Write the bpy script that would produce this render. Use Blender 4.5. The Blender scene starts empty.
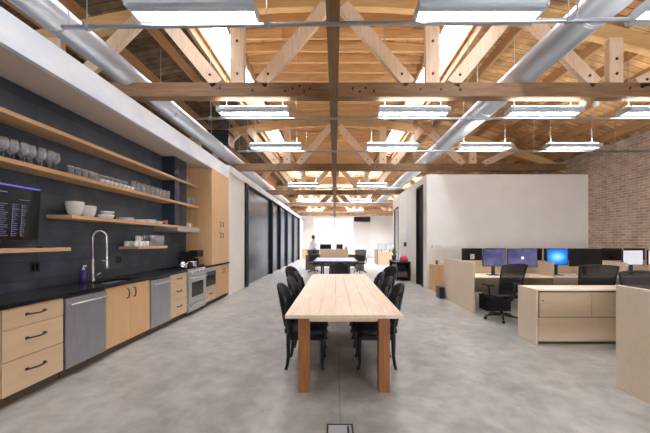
import bpy, bmesh, math, random
from mathutils import Vector, Matrix
random.seed(7)
SC = bpy.context.scene
COL = SC.collection
PI = math.pi

# ------------------------------------------------------------------ materials
def mat(name, col=(.5,.5,.5), rough=.5, metal=0., emit=None, es=1., spec=None, coat=0.):
    m = bpy.data.materials.new(name); m.use_nodes = True
    nt = m.node_tree; b = nt.nodes['Principled BSDF']
    b.inputs['Base Color'].default_value = (*col, 1)
    b.inputs['Roughness'].default_value = rough
    b.inputs['Metallic'].default_value = metal
    if spec is not None: b.inputs['Specular IOR Level'].default_value = spec
    if coat: b.inputs['Coat Weight'].default_value = coat
    if emit:
        b.inputs['Emission Color'].default_value = (*emit, 1)
        b.inputs['Emission Strength'].default_value = es
    # a faint procedural variation on every surface
    tc = nt.nodes.new('ShaderNodeTexCoord'); n = nt.nodes.new('ShaderNodeTexNoise')
    n.inputs['Scale'].default_value = 6; n.inputs['Detail'].default_value = 3
    nt.links.new(tc.outputs['Object'], n.inputs['Vector'])
    r = nt.nodes.new('ShaderNodeMapRange')
    r.inputs['To Min'].default_value = max(0, rough-.04); r.inputs['To Max'].default_value = min(1, rough+.04)
    nt.links.new(n.outputs['Fac'], r.inputs['Value']); nt.links.new(r.outputs['Result'], b.inputs['Roughness'])
    return m

def noise_mat(name, c1, c2, scale=(1,1,1), ns=5, rough=.5, metal=0., detail=6, bump=0., lo=.35, hi=.65, c3=None, coord='Object', distort=0.):
    m = mat(name, c1, rough, metal); nt = m.node_tree; b = nt.nodes['Principled BSDF']
    tc = nt.nodes.new('ShaderNodeTexCoord'); mp = nt.nodes.new('ShaderNodeMapping')
    mp.inputs['Scale'].default_value = scale
    n = nt.nodes.new('ShaderNodeTexNoise'); n.inputs['Scale'].default_value = ns; n.inputs['Detail'].default_value = detail
    n.inputs['Distortion'].default_value = distort
    cr = nt.nodes.new('ShaderNodeValToRGB')
    cr.color_ramp.elements[0].position = lo; cr.color_ramp.elements[0].color = (*c1, 1)
    cr.color_ramp.elements[1].position = hi; cr.color_ramp.elements[1].color = (*c2, 1)
    if c3:
        e = cr.color_ramp.elements.new((lo+hi)/2); e.color = (*c3, 1)
    nt.links.new(tc.outputs[coord], mp.inputs['Vector']); nt.links.new(mp.outputs['Vector'], n.inputs['Vector'])
    nt.links.new(n.outputs['Fac'], cr.inputs['Fac']); nt.links.new(cr.outputs['Color'], b.inputs['Base Color'])
    if bump:
        bp = nt.nodes.new('ShaderNodeBump'); bp.inputs['Strength'].default_value = bump; bp.inputs['Distance'].default_value = .01
        nt.links.new(n.outputs['Fac'], bp.inputs['Height']); nt.links.new(bp.outputs['Normal'], b.inputs['Normal'])
    return m

def wood(name, c1, c2, axis='x', rough=.5, ns=3, stretch=14, bump=.05):
    s = {'x': (1, stretch, stretch), 'y': (stretch, 1, stretch), 'z': (stretch, stretch, 1)}[axis]
    return noise_mat(name, c1, c2, s, ns, rough, detail=5, bump=bump, distort=.6, lo=.3, hi=.7)

def plank_mat(name, c1, c2, mortar, rough, bw, bh, rot=(0,0,0), msize=.01, bump=.4, nv=1., offset=.5, metal=0, swap=None):
    """brick texture on object coordinates; swap picks which axes feed it"""
    m = mat(name, c1, rough, metal); nt = m.node_tree; b = nt.nodes['Principled BSDF']; L = nt.links
    tc = nt.nodes.new('ShaderNodeTexCoord'); sep = nt.nodes.new('ShaderNodeSeparateXYZ'); cmb = nt.nodes.new('ShaderNodeCombineXYZ')
    L.new(tc.outputs['Object'], sep.inputs[0])
    a, c = swap or ('X', 'Y')
    L.new(sep.outputs[a], cmb.inputs['X']); L.new(sep.outputs[c], cmb.inputs['Y'])
    br = nt.nodes.new('ShaderNodeTexBrick'); br.offset = offset
    br.inputs['Scale'].default_value = 1; br.inputs['Brick Width'].default_value = bw; br.inputs['Row Height'].default_value = bh
    br.inputs['Mortar Size'].default_value = msize; br.inputs['Mortar Smooth'].default_value = .3
    br.inputs['Color1'].default_value = (*c1, 1); br.inputs['Color2'].default_value = (*c2, 1); br.inputs['Mortar'].default_value = (*mortar, 1)
    L.new(cmb.outputs[0], br.inputs['Vector'])
    n = nt.nodes.new('ShaderNodeTexNoise'); n.inputs['Scale'].default_value = 4; n.inputs['Detail'].default_value = 6
    L.new(tc.outputs['Object'], n.inputs['Vector'])
    mr = nt.nodes.new('ShaderNodeMapRange'); mr.inputs['From Min'].default_value = .3; mr.inputs['From Max'].default_value = .7
    mr.inputs['To Min'].default_value = 1-.35*nv; mr.inputs['To Max'].default_value = 1+.3*nv
    L.new(n.outputs['Fac'], mr.inputs['Value'])
    mx = nt.nodes.new('ShaderNodeVectorMath'); mx.operation = 'SCALE'
    L.new(br.outputs['Color'], mx.inputs[0]); L.new(mr.outputs[0], mx.inputs['Scale'])
    L.new(mx.outputs[0], b.inputs['Base Color'])
    bp = nt.nodes.new('ShaderNodeBump'); bp.inputs['Strength'].default_value = bump; bp.inputs['Distance'].default_value = .01; bp.invert = True
    L.new(br.outputs['Fac'], bp.inputs['Height']); L.new(bp.outputs['Normal'], b.inputs['Normal'])
    return m

def glass_mat(name, tint=(1,1,1), refl=.5, haze=0.):
    m = bpy.data.materials.new(name); m.use_nodes = True; nt = m.node_tree; nt.nodes.clear()
    o = nt.nodes.new('ShaderNodeOutputMaterial'); t = nt.nodes.new('ShaderNodeBsdfTransparent'); g = nt.nodes.new('ShaderNodeBsdfGlossy')
    t.inputs['Color'].default_value = (*tint, 1); g.inputs['Roughness'].default_value = .05
    lw = nt.nodes.new('ShaderNodeLayerWeight'); lw.inputs['Blend'].default_value = refl
    mx = nt.nodes.new('ShaderNodeMixShader')
    nt.links.new(lw.outputs['Facing'], mx.inputs[0]); nt.links.new(t.outputs[0], mx.inputs[1]); nt.links.new(g.outputs[0], mx.inputs[2])
    df = nt.nodes.new('ShaderNodeBsdfDiffuse'); df.inputs['Color'].default_value = (.8,.86,.95,1)
    m2 = nt.nodes.new('ShaderNodeMixShader'); m2.inputs[0].default_value = haze
    nt.links.new(mx.outputs[0], m2.inputs[1]); nt.links.new(df.outputs[0], m2.inputs[2])
    nt.links.new(m2.outputs[0], o.inputs[0])
    return m

def mesh_fabric(name, col, alpha):
    m = mat(name, col, .8); m.node_tree.nodes['Principled BSDF'].inputs['Alpha'].default_value = alpha
    return m

def floor_mat():
    m = mat('concrete', (.4,.38,.35), .28); nt = m.node_tree; b = nt.nodes['Principled BSDF']; L = nt.links
    tc = nt.nodes.new('ShaderNodeTexCoord')
    n1 = nt.nodes.new('ShaderNodeTexNoise'); n1.inputs['Scale'].default_value = 1.3; n1.inputs['Detail'].default_value = 12; n1.inputs['Roughness'].default_value = .72; n1.inputs['Distortion'].default_value = .5
    n2 = nt.nodes.new('ShaderNodeTexNoise'); n2.inputs['Scale'].default_value = 6; n2.inputs['Detail'].default_value = 8
    L.new(tc.outputs['Object'], n1.inputs['Vector']); L.new(tc.outputs['Object'], n2.inputs['Vector'])
    cr = nt.nodes.new('ShaderNodeValToRGB'); e = cr.color_ramp.elements
    e[0].position = .25; e[0].color = (.205,.197,.178,1); e[1].position = .75; e[1].color = (.43,.415,.38,1)
    k = e.new(.5); k.color = (.31,.296,.268,1)
    L.new(n1.outputs['Fac'], cr.inputs['Fac'])
    mr = nt.nodes.new('ShaderNodeMapRange'); mr.inputs['From Min'].default_value = .3; mr.inputs['From Max'].default_value = .7
    mr.inputs['To Min'].default_value = .80; mr.inputs['To Max'].default_value = 1.18
    L.new(n2.outputs['Fac'], mr.inputs['Value'])
    vm = nt.nodes.new('ShaderNodeVectorMath'); vm.operation = 'SCALE'
    L.new(cr.outputs['Color'], vm.inputs[0]); L.new(mr.outputs[0], vm.inputs['Scale'])
    # saw-cut joints: one along y at x=.045, cross joints every 5.1 m
    sep = nt.nodes.new('ShaderNodeSeparateXYZ'); L.new(tc.outputs['Object'], sep.inputs[0])
    def line(sock, off, w, mod=None):
        a = nt.nodes.new('ShaderNodeMath'); a.operation = 'SUBTRACT'; L.new(sock, a.inputs[0]); a.inputs[1].default_value = off
        s = a.outputs[0]
        if mod:
            p = nt.nodes.new('ShaderNodeMath'); p.operation = 'PINGPONG'; L.new(s, p.inputs[0]); p.inputs[1].default_value = mod; s = p.outputs[0]
        c = nt.nodes.new('ShaderNodeMath'); c.operation = 'ABSOLUTE'; L.new(s, c.inputs[0])
        d = nt.nodes.new('ShaderNodeMath'); d.operation = 'LESS_THAN'; L.new(c.outputs[0], d.inputs[0]); d.inputs[1].default_value = w
        return d.outputs[0]
    a = line(sep.outputs['X'], .045, .006, 2.4); c = line(sep.outputs['Y'], 4.9, .006, 2.55)
    mxm = nt.nodes.new('ShaderNodeMath'); mxm.operation = 'MAXIMUM'; L.new(a, mxm.inputs[0]); L.new(c, mxm.inputs[1])
    mix = nt.nodes.new('ShaderNodeMix'); mix.data_type = 'RGBA'
    sc = nt.nodes.new('ShaderNodeMath'); sc.operation = 'MULTIPLY'; L.new(mxm.outputs[0], sc.inputs[0]); sc.inputs[1].default_value = .55
    L.new(sc.outputs[0], mix.inputs['Factor']); L.new(vm.outputs[0], mix.inputs[6]); mix.inputs[7].default_value = (.1,.09,.08,1)
    L.new(mix.outputs[2], b.inputs['Base Color'])
    r = nt.nodes.new('ShaderNodeMapRange'); r.inputs['To Min'].default_value = .26; r.inputs['To Max'].default_value = .36
    L.new(n1.outputs['Fac'], r.inputs['Value']); L.new(r.outputs[0], b.inputs['Roughness'])
    return m

def screen_mat(name, kind):
    m = bpy.data.materials.new(name); m.use_nodes = True; nt = m.node_tree; b = nt.nodes['Principled BSDF']; L = nt.links
    b.inputs['Base Color'].default_value = (.01,.01,.01,1); b.inputs['Roughness'].default_value = .15
    tc = nt.nodes.new('ShaderNodeTexCoord'); cr = nt.nodes.new('ShaderNodeValToRGB'); e = cr.color_ramp.elements
    if kind == 'galaxy':
        n = nt.nodes.new('ShaderNodeTexNoise'); n.inputs['Scale'].default_value = 4; L.new(tc.outputs['Object'], n.inputs['Vector']); L.new(n.outputs['Fac'], cr.inputs['Fac'])
        e[0].position = .35; e[0].color = (.08,.09,.28,1); e[1].position = .7; e[1].color = (.3,.27,.55,1); s = .18
    elif kind == 'blue':
        n = nt.nodes.new('ShaderNodeTexGradient'); n.gradient_type = 'SPHERICAL'
        mp = nt.nodes.new('ShaderNodeMapping'); mp.inputs['Scale'].default_value = (2.6,2.6,4.2)
        L.new(tc.outputs['Object'], mp.inputs['Vector']); L.new(mp.outputs[0], n.inputs['Vector']); L.new(n.outputs['Fac'], cr.inputs['Fac'])
        e[0].position = .0; e[0].color = (0,.045,.45,1); e[1].position = .95; e[1].color = (.30,.75,1,1)
        k = e.new(.45); k.color = (0,.20,.85,1); s = .42
    else:
        n = nt.nodes.new('ShaderNodeTexNoise'); n.inputs['Scale'].default_value = 5; L.new(tc.outputs['Object'], n.inputs['Vector']); L.new(n.outputs['Fac'], cr.inputs['Fac'])
        e[0].color = (.55,.55,.62,1); e[1].color = (.7,.7,.75,1); s = .38
    L.new(cr.outputs['Color'], b.inputs['Emission Color']); b.inputs['Emission Strength'].default_value = s
    return m

M = {}
M['floor'] = floor_mat()
M['white'] = noise_mat('white_paint', (.84,.82,.76), (.88,.86,.80), ns=2, rough=.75)
M['soffit'] = noise_mat('daylit_painted_steel', (.74,.83,.95), (.90,.94,.98), (1,.5,1), 3, rough=.4, detail=8)  # blue of the daylight falling on the fascia is put into the colour
M['soffit_under'] = noise_mat('soffit_drywall', (.66,.58,.50), (.69,.61,.53), ns=2, rough=.8)
M['header'] = noise_mat('header_paint', (.66,.68,.70), (.74,.76,.78), ns=2, rough=.5)
M['brick'] = plank_mat('brick', (.50,.34,.25), (.64,.50,.40), (.68,.63,.57), .85, .22, .075, msize=.011, swap=('Y','Z'), bump=.6, nv=.6)
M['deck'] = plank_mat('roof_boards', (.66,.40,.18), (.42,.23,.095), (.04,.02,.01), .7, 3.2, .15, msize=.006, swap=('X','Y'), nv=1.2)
M['deck_left'] = plank_mat('dark_roof_boards', (.20,.125,.065), (.11,.068,.035), (.02,.012,.006), .8, 2.2, .15, msize=.008, swap=('X','Y'), nv=1.6)  # darker boards for the left part of the deck
M['gable'] = plank_mat('gable_boards', (.55,.34,.19), (.45,.26,.14), (.12,.07,.04), .7, 3.2, .18, msize=.008, swap=('X','Z'))
M['joist'] = wood('joist_timber', (.50,.28,.13), (.36,.19,.08), 'y', .65, 2)
M['joist_x'] = wood('joist_timber_cross', (.76,.47,.22), (.56,.32,.14), 'x', .65, 2)
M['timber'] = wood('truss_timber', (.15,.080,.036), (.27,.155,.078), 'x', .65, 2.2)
M['timber_z'] = wood('truss_web_timber', (.66,.48,.32), (.80,.63,.46), 'z', .65, 2.2)
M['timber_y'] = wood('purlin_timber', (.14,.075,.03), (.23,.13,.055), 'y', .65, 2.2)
M['arch'] = wood('arch_timber', (.66,.42,.18), (.56,.33,.13), 'x', .6, 2.2)
M['galv'] = noise_mat('galvanised_steel', (.50,.57,.66), (.60,.66,.74), (2,.6,2), 2, rough=.36, metal=.75, detail=3)
M['pipe'] = mat('conduit_steel', (.42,.45,.48), .4, .8)
M['fixture'] = mat('fixture_enamel', (.44,.49,.54), .4)
M['tube'] = mat('lamp_tube', (1,1,1), .4, emit=(1,.98,.94), es=14)
M['uplight'] = mat('uplight_strip', (1,1,1), .4, emit=(1,.95,.86), es=11)
M['slate'] = plank_mat('slate_cladding', (.040,.052,.072), (.064,.082,.112), (.02,.025,.032), .42, 1.9, .21, msize=.004, swap=('Y','Z'), nv=1.0, bump=.2)
M['shelf'] = wood('shelf_oak', (.62,.36,.17), (.72,.45,.24), 'y', .45, 2.5)
M['maple'] = wood('maple_veneer', (.66,.47,.29), (.72,.53,.34), 'y', .45, 1.5, 8, 0)
M['maple_z'] = wood('maple_veneer_tall', (.66,.40,.19), (.72,.46,.24), 'z', .42, 1.5, 8, 0)
M['desk'] = wood('desk_laminate', (.76,.64,.50), (.80,.68,.54), 'x', .5, 1.8, 8, 0)
M['desk_dark'] = wood('desk_edge_ply', (.66,.50,.33), (.71,.55,.37), 'x', .5, 1.8, 8, 0)
M['tabletop'] = wood('pine_tabletop', (.66,.50,.36), (.78,.63,.48), 'y', .38, 2.2, 10, .02)
M['tableapron'] = wood('pine_apron', (.62,.46,.24), (.70,.54,.30), 'x', .5, 2.5, 10, .02)
M['tableleg'] = wood('fir_leg', (.25,.085,.022), (.36,.14,.04), 'z', .45, 2.5, 12, .05)
M['counter'] = noise_mat('black_stone', (.006,.007,.009), (.014,.015,.018), ns=30, rough=.2)
M['steel'] = noise_mat('brushed_steel', (.50,.51,.53), (.58,.59,.61), (1,40,1), 4, rough=.33, metal=.9, detail=2)
M['steel_dark'] = noise_mat('dishwasher_steel', (.40,.42,.48), (.48,.50,.56), (1,40,1), 4, rough=.36, metal=.9, detail=2)
M['chrome'] = mat('chrome', (.75,.76,.78), .12, 1)
M['handle'] = mat('bronze_handle', (.06,.035,.025), .35, .6)
M['black'] = mat('black_plastic', (.012,.012,.013), .4)
M['blackgloss'] = mat('black_glass', (.006,.006,.008), .08)
M['chairblack'] = mat('black_leather', (.007,.007,.009), .55, spec=.3)
M['lacquer'] = mat('black_lacquer', (.005,.005,.007), .3)
M['fabric'] = mesh_fabric('black_mesh', (.02,.02,.024), .66)
M['toe'] = mat('toe_kick', (.10,.065,.04), .6)
M['dark'] = mat('dark_panel', (.006,.008,.013), .55, spec=.2)
M['doorpanel'] = noise_mat('steel_door_panel', (.050,.066,.10), (.070,.088,.13), (1,1,.3), 1.2, rough=.22, metal=.5, detail=2)
M['porcelain'] = mat('white_porcelain', (.85,.86,.88), .2)
M['glass'] = glass_mat('clear_glass', (.97,.98,1), .55, .2)
M['frosted'] = mat('cloudy_glass', (.55,.60,.68), .2)
M['pane'] = glass_mat('window_glass', (.97,.98,1), .15)
M['purple'] = mat('purple_soap', (.06,.03,.16), .25)
M['scr_g'] = screen_mat('screen_galaxy', 'galaxy'); M['scr_b'] = screen_mat('screen_blue', 'blue'); M['scr_w'] = screen_mat('screen_white', 'white')
M['scr_bar'] = mat('screen_bar', (.02,.02,.10), .3, emit=(.16,.15,.70), es=.28)
M['scr_txt'] = mat('screen_text', (.02,.02,.06), .3, emit=(.30,.32,.60), es=.14)
M['scr_logo'] = mat('screen_glow', (.5,.5,.6), .3, emit=(.85,.85,1), es=.35)
M['pingpong'] = mat('pale_blue_laminate', (.50,.54,.60), .3)
M['navy'] = mat('navy_edge', (.02,.04,.11), .4)
M['walnut'] = wood('walnut_veneer', (.16,.11,.075), (.24,.17,.12), 'x', .45, 2)
M['red'] = mat('red_fabric', (.70,.07,.12), .6)
M['pot'] = mat('dark_pot', (.03,.035,.04), .5)
M['leaf'] = mat('leaf_green', (.24,.33,.14), .5)
M['skin'] = mat('skin', (.45,.26,.18), .5)
M['shirt'] = mat('white_shirt', (.75,.77,.82), .7)
M['trousers'] = mat('dark_trousers', (.03,.03,.05), .7)
M['hair'] = mat('dark_hair', (.02,.014,.01), .5)
M['plate'] = mat('white_plate', (.75,.75,.73), .4)
M['rollup'] = plank_mat('slatted_shutter', (.62,.61,.57), (.60,.59,.55), (.45,.44,.41), .6, 40, .12, msize=.006, swap=('X','Z'), nv=.05)
M['farwhite'] = mat('white_gloss_panel', (.84,.86,.88), .35)
M['beige'] = mat('beige_paint', (.66,.65,.60), .7)
M['pink'] = mat('pink_ceramic', (.55,.12,.22), .4)
M['lid'] = mat('floor_box_steel', (.62,.63,.66), .35, .6)

# ------------------------------------------------------------------ mesh builder
class MB:
    def __init__(s): s.bm = bmesh.new()
    def _add(s, verts, faces, smooth=False):
        vs = [s.bm.verts.new(v) for v in verts]
        for f in faces:
            try:
                fc = s.bm.faces.new([vs[i] for i in f]); fc.smooth = smooth
            except ValueError: pass
        return vs
    def box(s, x0, x1, y0, y1, z0, z1, bev=0, M4=None):
        vs = [Vector((x, y, z)) for x in (x0, x1) for y in (y0, y1) for z in (z0, z1)]
        if M4: vs = [M4 @ v for v in vs]
        f = [(0,1,3,2),(4,6,7,5),(0,4,5,1),(2,3,7,6),(0,2,6,4),(1,5,7,3)]
        nv = s._add(vs, f)
        if bev:
            es = set(e for v in nv for e in v.link_edges)
            bmesh.ops.bevel(s.bm, geom=list(es), offset=bev, segments=2, affect='EDGES', profile=.5)
        return s
    def bar(s, a, b, w, h, up=(0,0,1), bev=0):
        """square bar from a to b; w across, h along 'up'"""
        a, b = Vector(a), Vector(b); d = (b-a); L = d.length; d.normalize(); u = Vector(up)
        sd = d.cross(u).normalized(); u = sd.cross(d).normalized()
        m = Matrix((( d.x, sd.x, u.x, a.x),( d.y, sd.y, u.y, a.y),( d.z, sd.z, u.z, a.z),(0,0,0,1)))
        return s.box(0, L, -w/2, w/2, -h/2, h/2, bev, m)
    def tube(s, pts, r, n=10, caps=True, smooth=True):
        pts = [Vector(p) for p in pts]; rs = r if isinstance(r, (list, tuple)) else [r]*len(pts)
        rings = []; prev = None
        for i, p in enumerate(pts):
            t = (pts[min(i+1, len(pts)-1)] - pts[max(i-1, 0)]).normalized()
            if prev is None:
                u = t.orthogonal().normalized()
            else:
                u = (prev - t*prev.dot(t))
                u = u.normalized() if u.length > 1e-6 else t.orthogonal().normalized()
            prev = u; v = t.cross(u)
            rings.append([s.bm.verts.new(p + (u*math.cos(2*PI*k/n) + v*math.sin(2*PI*k/n))*rs[i]) for k in range(n)])
        for i in range(len(rings)-1):
            for k in range(n):
                f = s.bm.faces.new((rings[i][k], rings[i][(k+1)%n], rings[i+1][(k+1)%n], rings[i+1][k])); f.smooth = smooth
        if caps:
            s.bm.faces.new(rings[0][::-1]); s.bm.faces.new(rings[-1])
        return s
    def cyl(s, a, b, r, n=16): return s.tube([a, b], r, n)
    def lathe(s, prof, c=(0,0,0), n=20, sy=1.):
        c = Vector(c); rings = []
        for r, z in prof:
            if r < 1e-5: rings.append([s.bm.verts.new(c+Vector((0,0,z)))])
            else: rings.append([s.bm.verts.new(c+Vector((r*math.cos(2*PI*k/n), sy*r*math.sin(2*PI*k/n), z))) for k in range(n)])
        for i in range(len(rings)-1):
            A, B = rings[i], rings[i+1]
            if len(A) == 1 and len(B) == 1: continue
            for k in range(n):
                j = (k+1)%n
                if len(A) == 1: f = s.bm.faces.new((A[0], B[j], B[k]))
                elif len(B) == 1: f = s.bm.faces.new((A[k], A[j], B[0]))
                else: f = s.bm.faces.new((A[k], A[j], B[j], B[k]))
                f.smooth = True
        return s
    def prism(s, poly, vec, smooth=False):
        n = len(poly); v = Vector(vec)
        vs = [Vector(p) for p in poly] + [Vector(p)+v for p in poly]
        f = [tuple(range(n))[::-1], tuple(range(n, 2*n))] + [(i, (i+1)%n, n+(i+1)%n, n+i) for i in range(n)]
        s._add(vs, f); return s
    def grid(s, fn, nu, nv, smooth=True):
        vs = [[s.bm.verts.new(fn(i/nu, j/nv)) for j in range(nv+1)] for i in range(nu+1)]
        for i in range(nu):
            for j in range(nv):
                f = s.bm.faces.new((vs[i][j], vs[i+1][j], vs[i+1][j+1], vs[i][j+1])); f.smooth = smooth
        return s
    def build(s, name, m, parent=None, label=None, bev=0, solid=0, subs=0):
        bmesh.ops.recalc_face_normals(s.bm, faces=s.bm.faces)
        off = Vector((0,0,0))
        if parent is None:
            lo = [min(v.co[i] for v in s.bm.verts) for i in range(3)]; hi = [max(v.co[i] for v in s.bm.verts) for i in range(3)]
            off = Vector(((lo[0]+hi[0])/2, (lo[1]+hi[1])/2, lo[2]))
        else:
            r = parent
            while r.parent: r = r.parent
            off = ORG.get(r.name, Vector((0,0,0)))
        for v in s.bm.verts: v.co -= off
        me = bpy.data.meshes.new(name); s.bm.to_mesh(me); s.bm.free()
        o = bpy.data.objects.new(name, me); COL.objects.link(o)
        me.materials.append(M[m] if isinstance(m, str) else m)
        if parent is None: o.location = off; ORG[o.name] = off
        else: o.parent = parent
        if solid:
            md = o.modifiers.new('thick', 'SOLIDIFY'); md.thickness = solid; md.offset = 0
        if subs:
            md = o.modifiers.new('sub', 'SUBSURF'); md.levels = subs; md.render_levels = subs
        if bev:
            md = o.modifiers.new('bevel', 'BEVEL'); md.width = bev; md.segments = 2; md.limit_method = 'ANGLE'
        if label: o['label'] = label
        return o
ORG = {}
def B(*a, **k): return MB().box(*a, **k)
def tag(o, label, cat, group=None, kind=None):
    o['label'] = label; o['category'] = cat
    if group: o['group'] = group
    if kind: o['kind'] = kind
    return o
def thing(name, label, cat, loc=(0,0,0), group=None):
    o = bpy.data.objects.new(name, None); COL.objects.link(o); o.location = loc; o.empty_display_size = .1
    ORG[o.name] = Vector(loc)
    return tag(o, label, cat, group)
def struct(name, mb, m, **k):
    o = mb.build(name, m, **k)
    if o.parent is None: o['kind'] = 'structure'
    return o
def copy_tree(o, parent=None):
    c = o.copy(); COL.objects.link(c)
    if parent: c.parent = parent
    for ch in list(o.children): copy_tree(ch, c)
    return c
def dup(o, loc, rz=0, label=None, group=None, sc=None):
    c = copy_tree(o); c.location = loc; c.rotation_euler = (0,0,rz)
    if sc: c.scale = (sc, sc, sc)
    if label: c['label'] = label
    if group: c['group'] = group
    return c

# ------------------------------------------------------------------ setting
XL, XW = -2.95, -3.58           # cabinet/partition face, kitchen back wall
XR, YR = 2.9, 9.13              # right partition corner
YF, YB = 27.0, -3.0             # far wall, wall behind the camera
TOP = 3.62
def roof(x): return 6.0 - .026*x*x

struct('floor', B(-8.1, 8.1, YB, YF+.1, -.1, 0), 'floor')
# outer walls
struct('wall_right', B(8.0, 8.25, YB, YF, 0, 4.35), 'brick')
struct('wall_left', B(-8.25, -8.0, YB, YF, 0, 4.35), 'brick')
# far wall with boarded gable
struct('wall_far', B(-8, 8, YF, YF+.15, 0, 3.9), 'beige')
g = MB(); poly = [(-8, YF, 3.9)] + [(x, YF, roof(x)) for x in [(-8+i) for i in range(17)]] + [(8, YF, 3.9)]
g.prism(poly, (0,.15,0)); struct('wall_far_gable', g, 'gable')
# back wall with two windows
bw = MB()
bw.box(-8, 8, YB-.2, YB, 0, .25); bw.box(-8, 8, YB-.2, YB, 2.5, 4.2)
for a, b in ((-8,-5.5), (-3.5,3.5), (5.5,8)): bw.box(a, b, YB-.2, YB, .25, 2.5)
bw.prism([(-8, YB-.2, 4.2)] + [(x, YB-.2, roof(x)) for x in range(-8, 9)] + [(8, YB-.2, 4.2)], (0,.2,0))
struct('wall_back', bw, 'white')
WIN = [(-5.5,-3.5), (3.5,5.5)]
wn = 0
for a, b in WIN:
    wn += 1
    f = MB()
    f.box(a, b, YB-.12, YB-.06, .25, .33); f.box(a, b, YB-.12, YB-.06, 2.42, 2.5)
    n = 3
    for i in range(n+1):
        x = a + (b-a)*i/n; x = min(max(x, a+.03), b-.03); f.box(x-.03, x+.03, YB-.12, YB-.06, .33, 2.42)
    w = struct('window_%d' % wn, f, 'dark')
    struct('pane', B(a+.03, b-.03, YB-.095, YB-.085, .33, 2.42), 'pane', parent=w)

# roof deck with skylight openings
SKY = []
for y0, y1 in ((.5,4.3), (5.7,9.4), (10.9,14.4)):
    for s in (-1, 1): SKY.append((min(s*2.15, s*2.75), max(s*2.15, s*2.75), y0, y1))
for y0, y1 in ((15.9,19.5), (21.0,24.6)):
    for s in (-1, 1):
        SKY.append((min(s*.25, s*1.9), max(s*.25, s*1.9), y0, y1))
        SKY.append((min(s*2.15, s*3.0), max(s*2.15, s*3.0), y0, y1))
        SKY.append((min(s*4, s*6), max(s*4, s*6), y0, y1))  # extra outer skylights, added to brighten the far wall
xs = sorted(set([-8.1,-7,-6,-5,-4,-3.0,-2.75,-2.15,-1.9,-1,-.25,.25,1,1.9,2.15,2.75,3.0,4,5,6,7,8.1]))
ys = sorted(set([YB, YF] + [v for s_ in SKY for v in s_[2:]]))
rf = MB(); cache = {}
def rv(x, y):
    if (x, y) not in cache: cache[(x, y)] = rf.bm.verts.new((x, y, roof(x)+.03))
    return cache[(x, y)]
for i in range(len(xs)-1):
    for j in range(len(ys)-1):
        cx, cy = (xs[i]+xs[i+1])/2, (ys[j]+ys[j+1])/2
        if any(s_[0] < cx < s_[1] and s_[2] < cy < s_[3] for s_ in SKY): continue
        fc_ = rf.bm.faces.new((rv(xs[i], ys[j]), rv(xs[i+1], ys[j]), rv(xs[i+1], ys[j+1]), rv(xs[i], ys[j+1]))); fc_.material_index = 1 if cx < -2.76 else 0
ceil = struct('ceiling', rf, 'deck', solid=.05); ceil.data.materials.append(M['deck_left'])
for k in range(9):
    x = [2.10,2.83,3.5,4.36,5.0,5.64,6.28,6.92,7.56][k]
    for s in (-1, 1):
        z = roof(x)
        struct('joist', B(s*x-.03, s*x+.03, YB, YF, z-.21, z), 'joist', parent=ceil)
y = .4
while y < YF-.2:
    segs = [(-2.05, 2.05)]
    if any(s_[0] < 1 < s_[1] and s_[2]-.03 < y < s_[3]+.03 for s_ in SKY): segs = []
    for a, b in segs: struct('joist', B(a, b, y-.025, y+.025, roof(0)-.25, roof(0)-.02), 'joist_x', parent=ceil)
    y += .405
# central joist strip between the far roof openings
for i, (x0, x1, y0, y1) in enumerate(SKY):
    wn += 1
    zt = roof(x0 if abs(x0) < abs(x1) else x1)+.45; zb = roof(max(abs(x0), abs(x1)))-.02; t = .04
    c = MB()
    c.box(x0-t, x0, y0-t, y1+t, zb, zt); c.box(x1, x1+t, y0-t, y1+t, zb, zt)
    c.box(x0, x1, y0-t, y0, zb, zt); c.box(x0, x1, y1, y1+t, zb, zt)
    w = struct('window_%d' % wn, c, 'joist')
    f = MB()
    for q in range(1, 8): yy = y0+(y1-y0)*q/8; f.box(x0, x1, yy-.02, yy+.02, zt-.08, zt)
    struct('window_frame', f, 'fixture', parent=w)
    struct('pane', B(x0, x1, y0, y1, zt, zt+.01), 'pane', parent=w)

# left partition, kitchen back wall and soffit
struct('wall_kitchen', B(XW-.12, XW, YB, 8.04, 0, 3.57), 'slate')
sf = B(XW, XL-.06, YB, 8.04, 3.27, 3.57); so = struct('trim_1', sf, 'soffit_under')
struct('fascia', B(XL-.06, XL, YB, 8.04, 3.262, 3.575), 'soffit', parent=so)
lp = MB(); lp.box(XL-.14, XL, 8.04, 9.42, 0, TOP); lp.box(XL-.14, XL, 9.42, YF, 3.42, TOP); lp.box(XL-.14, XL, 24.2, YF, 0, 3.42)
lp.box(XW-.12, XL-.14, 8.04, 8.16, 0, TOP)
struct('wall_partition_left', lp, 'white')
struct('trim_2', B(XL, XL+.03, 8.05, YF-.01, 3.43, TOP+.005), 'header')
edges = [9.44, 13.3, 15.3, 17.6, 20.4, 23.6]
dn = 0
for i in range(5):
    dn += 1
    a, b = edges[i], edges[i+1]
    f = MB(); f.box(XL-.12, XL+.05, a, a+.28, 0.01, 3.42)
    if i == 4: f.box(XL-.12, XL+.05, b, b+.3, 0.01, 3.42)
    f.box(XL-.12, XL+.02, a+.28, b, 3.37, 3.42)
    d = struct('door_%d' % dn, f, 'dark', bev=.005)
    struct('door_panel', B(XL-.11, XL-.05, a+.285, b-.003, .02, 3.365), 'doorpanel', parent=d, bev=.004)
    struct('door_handle', MB().box(XL-.05, XL-.025, b-.16, b-.13, .9, 1.4, .004), 'dark', parent=d)

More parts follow.
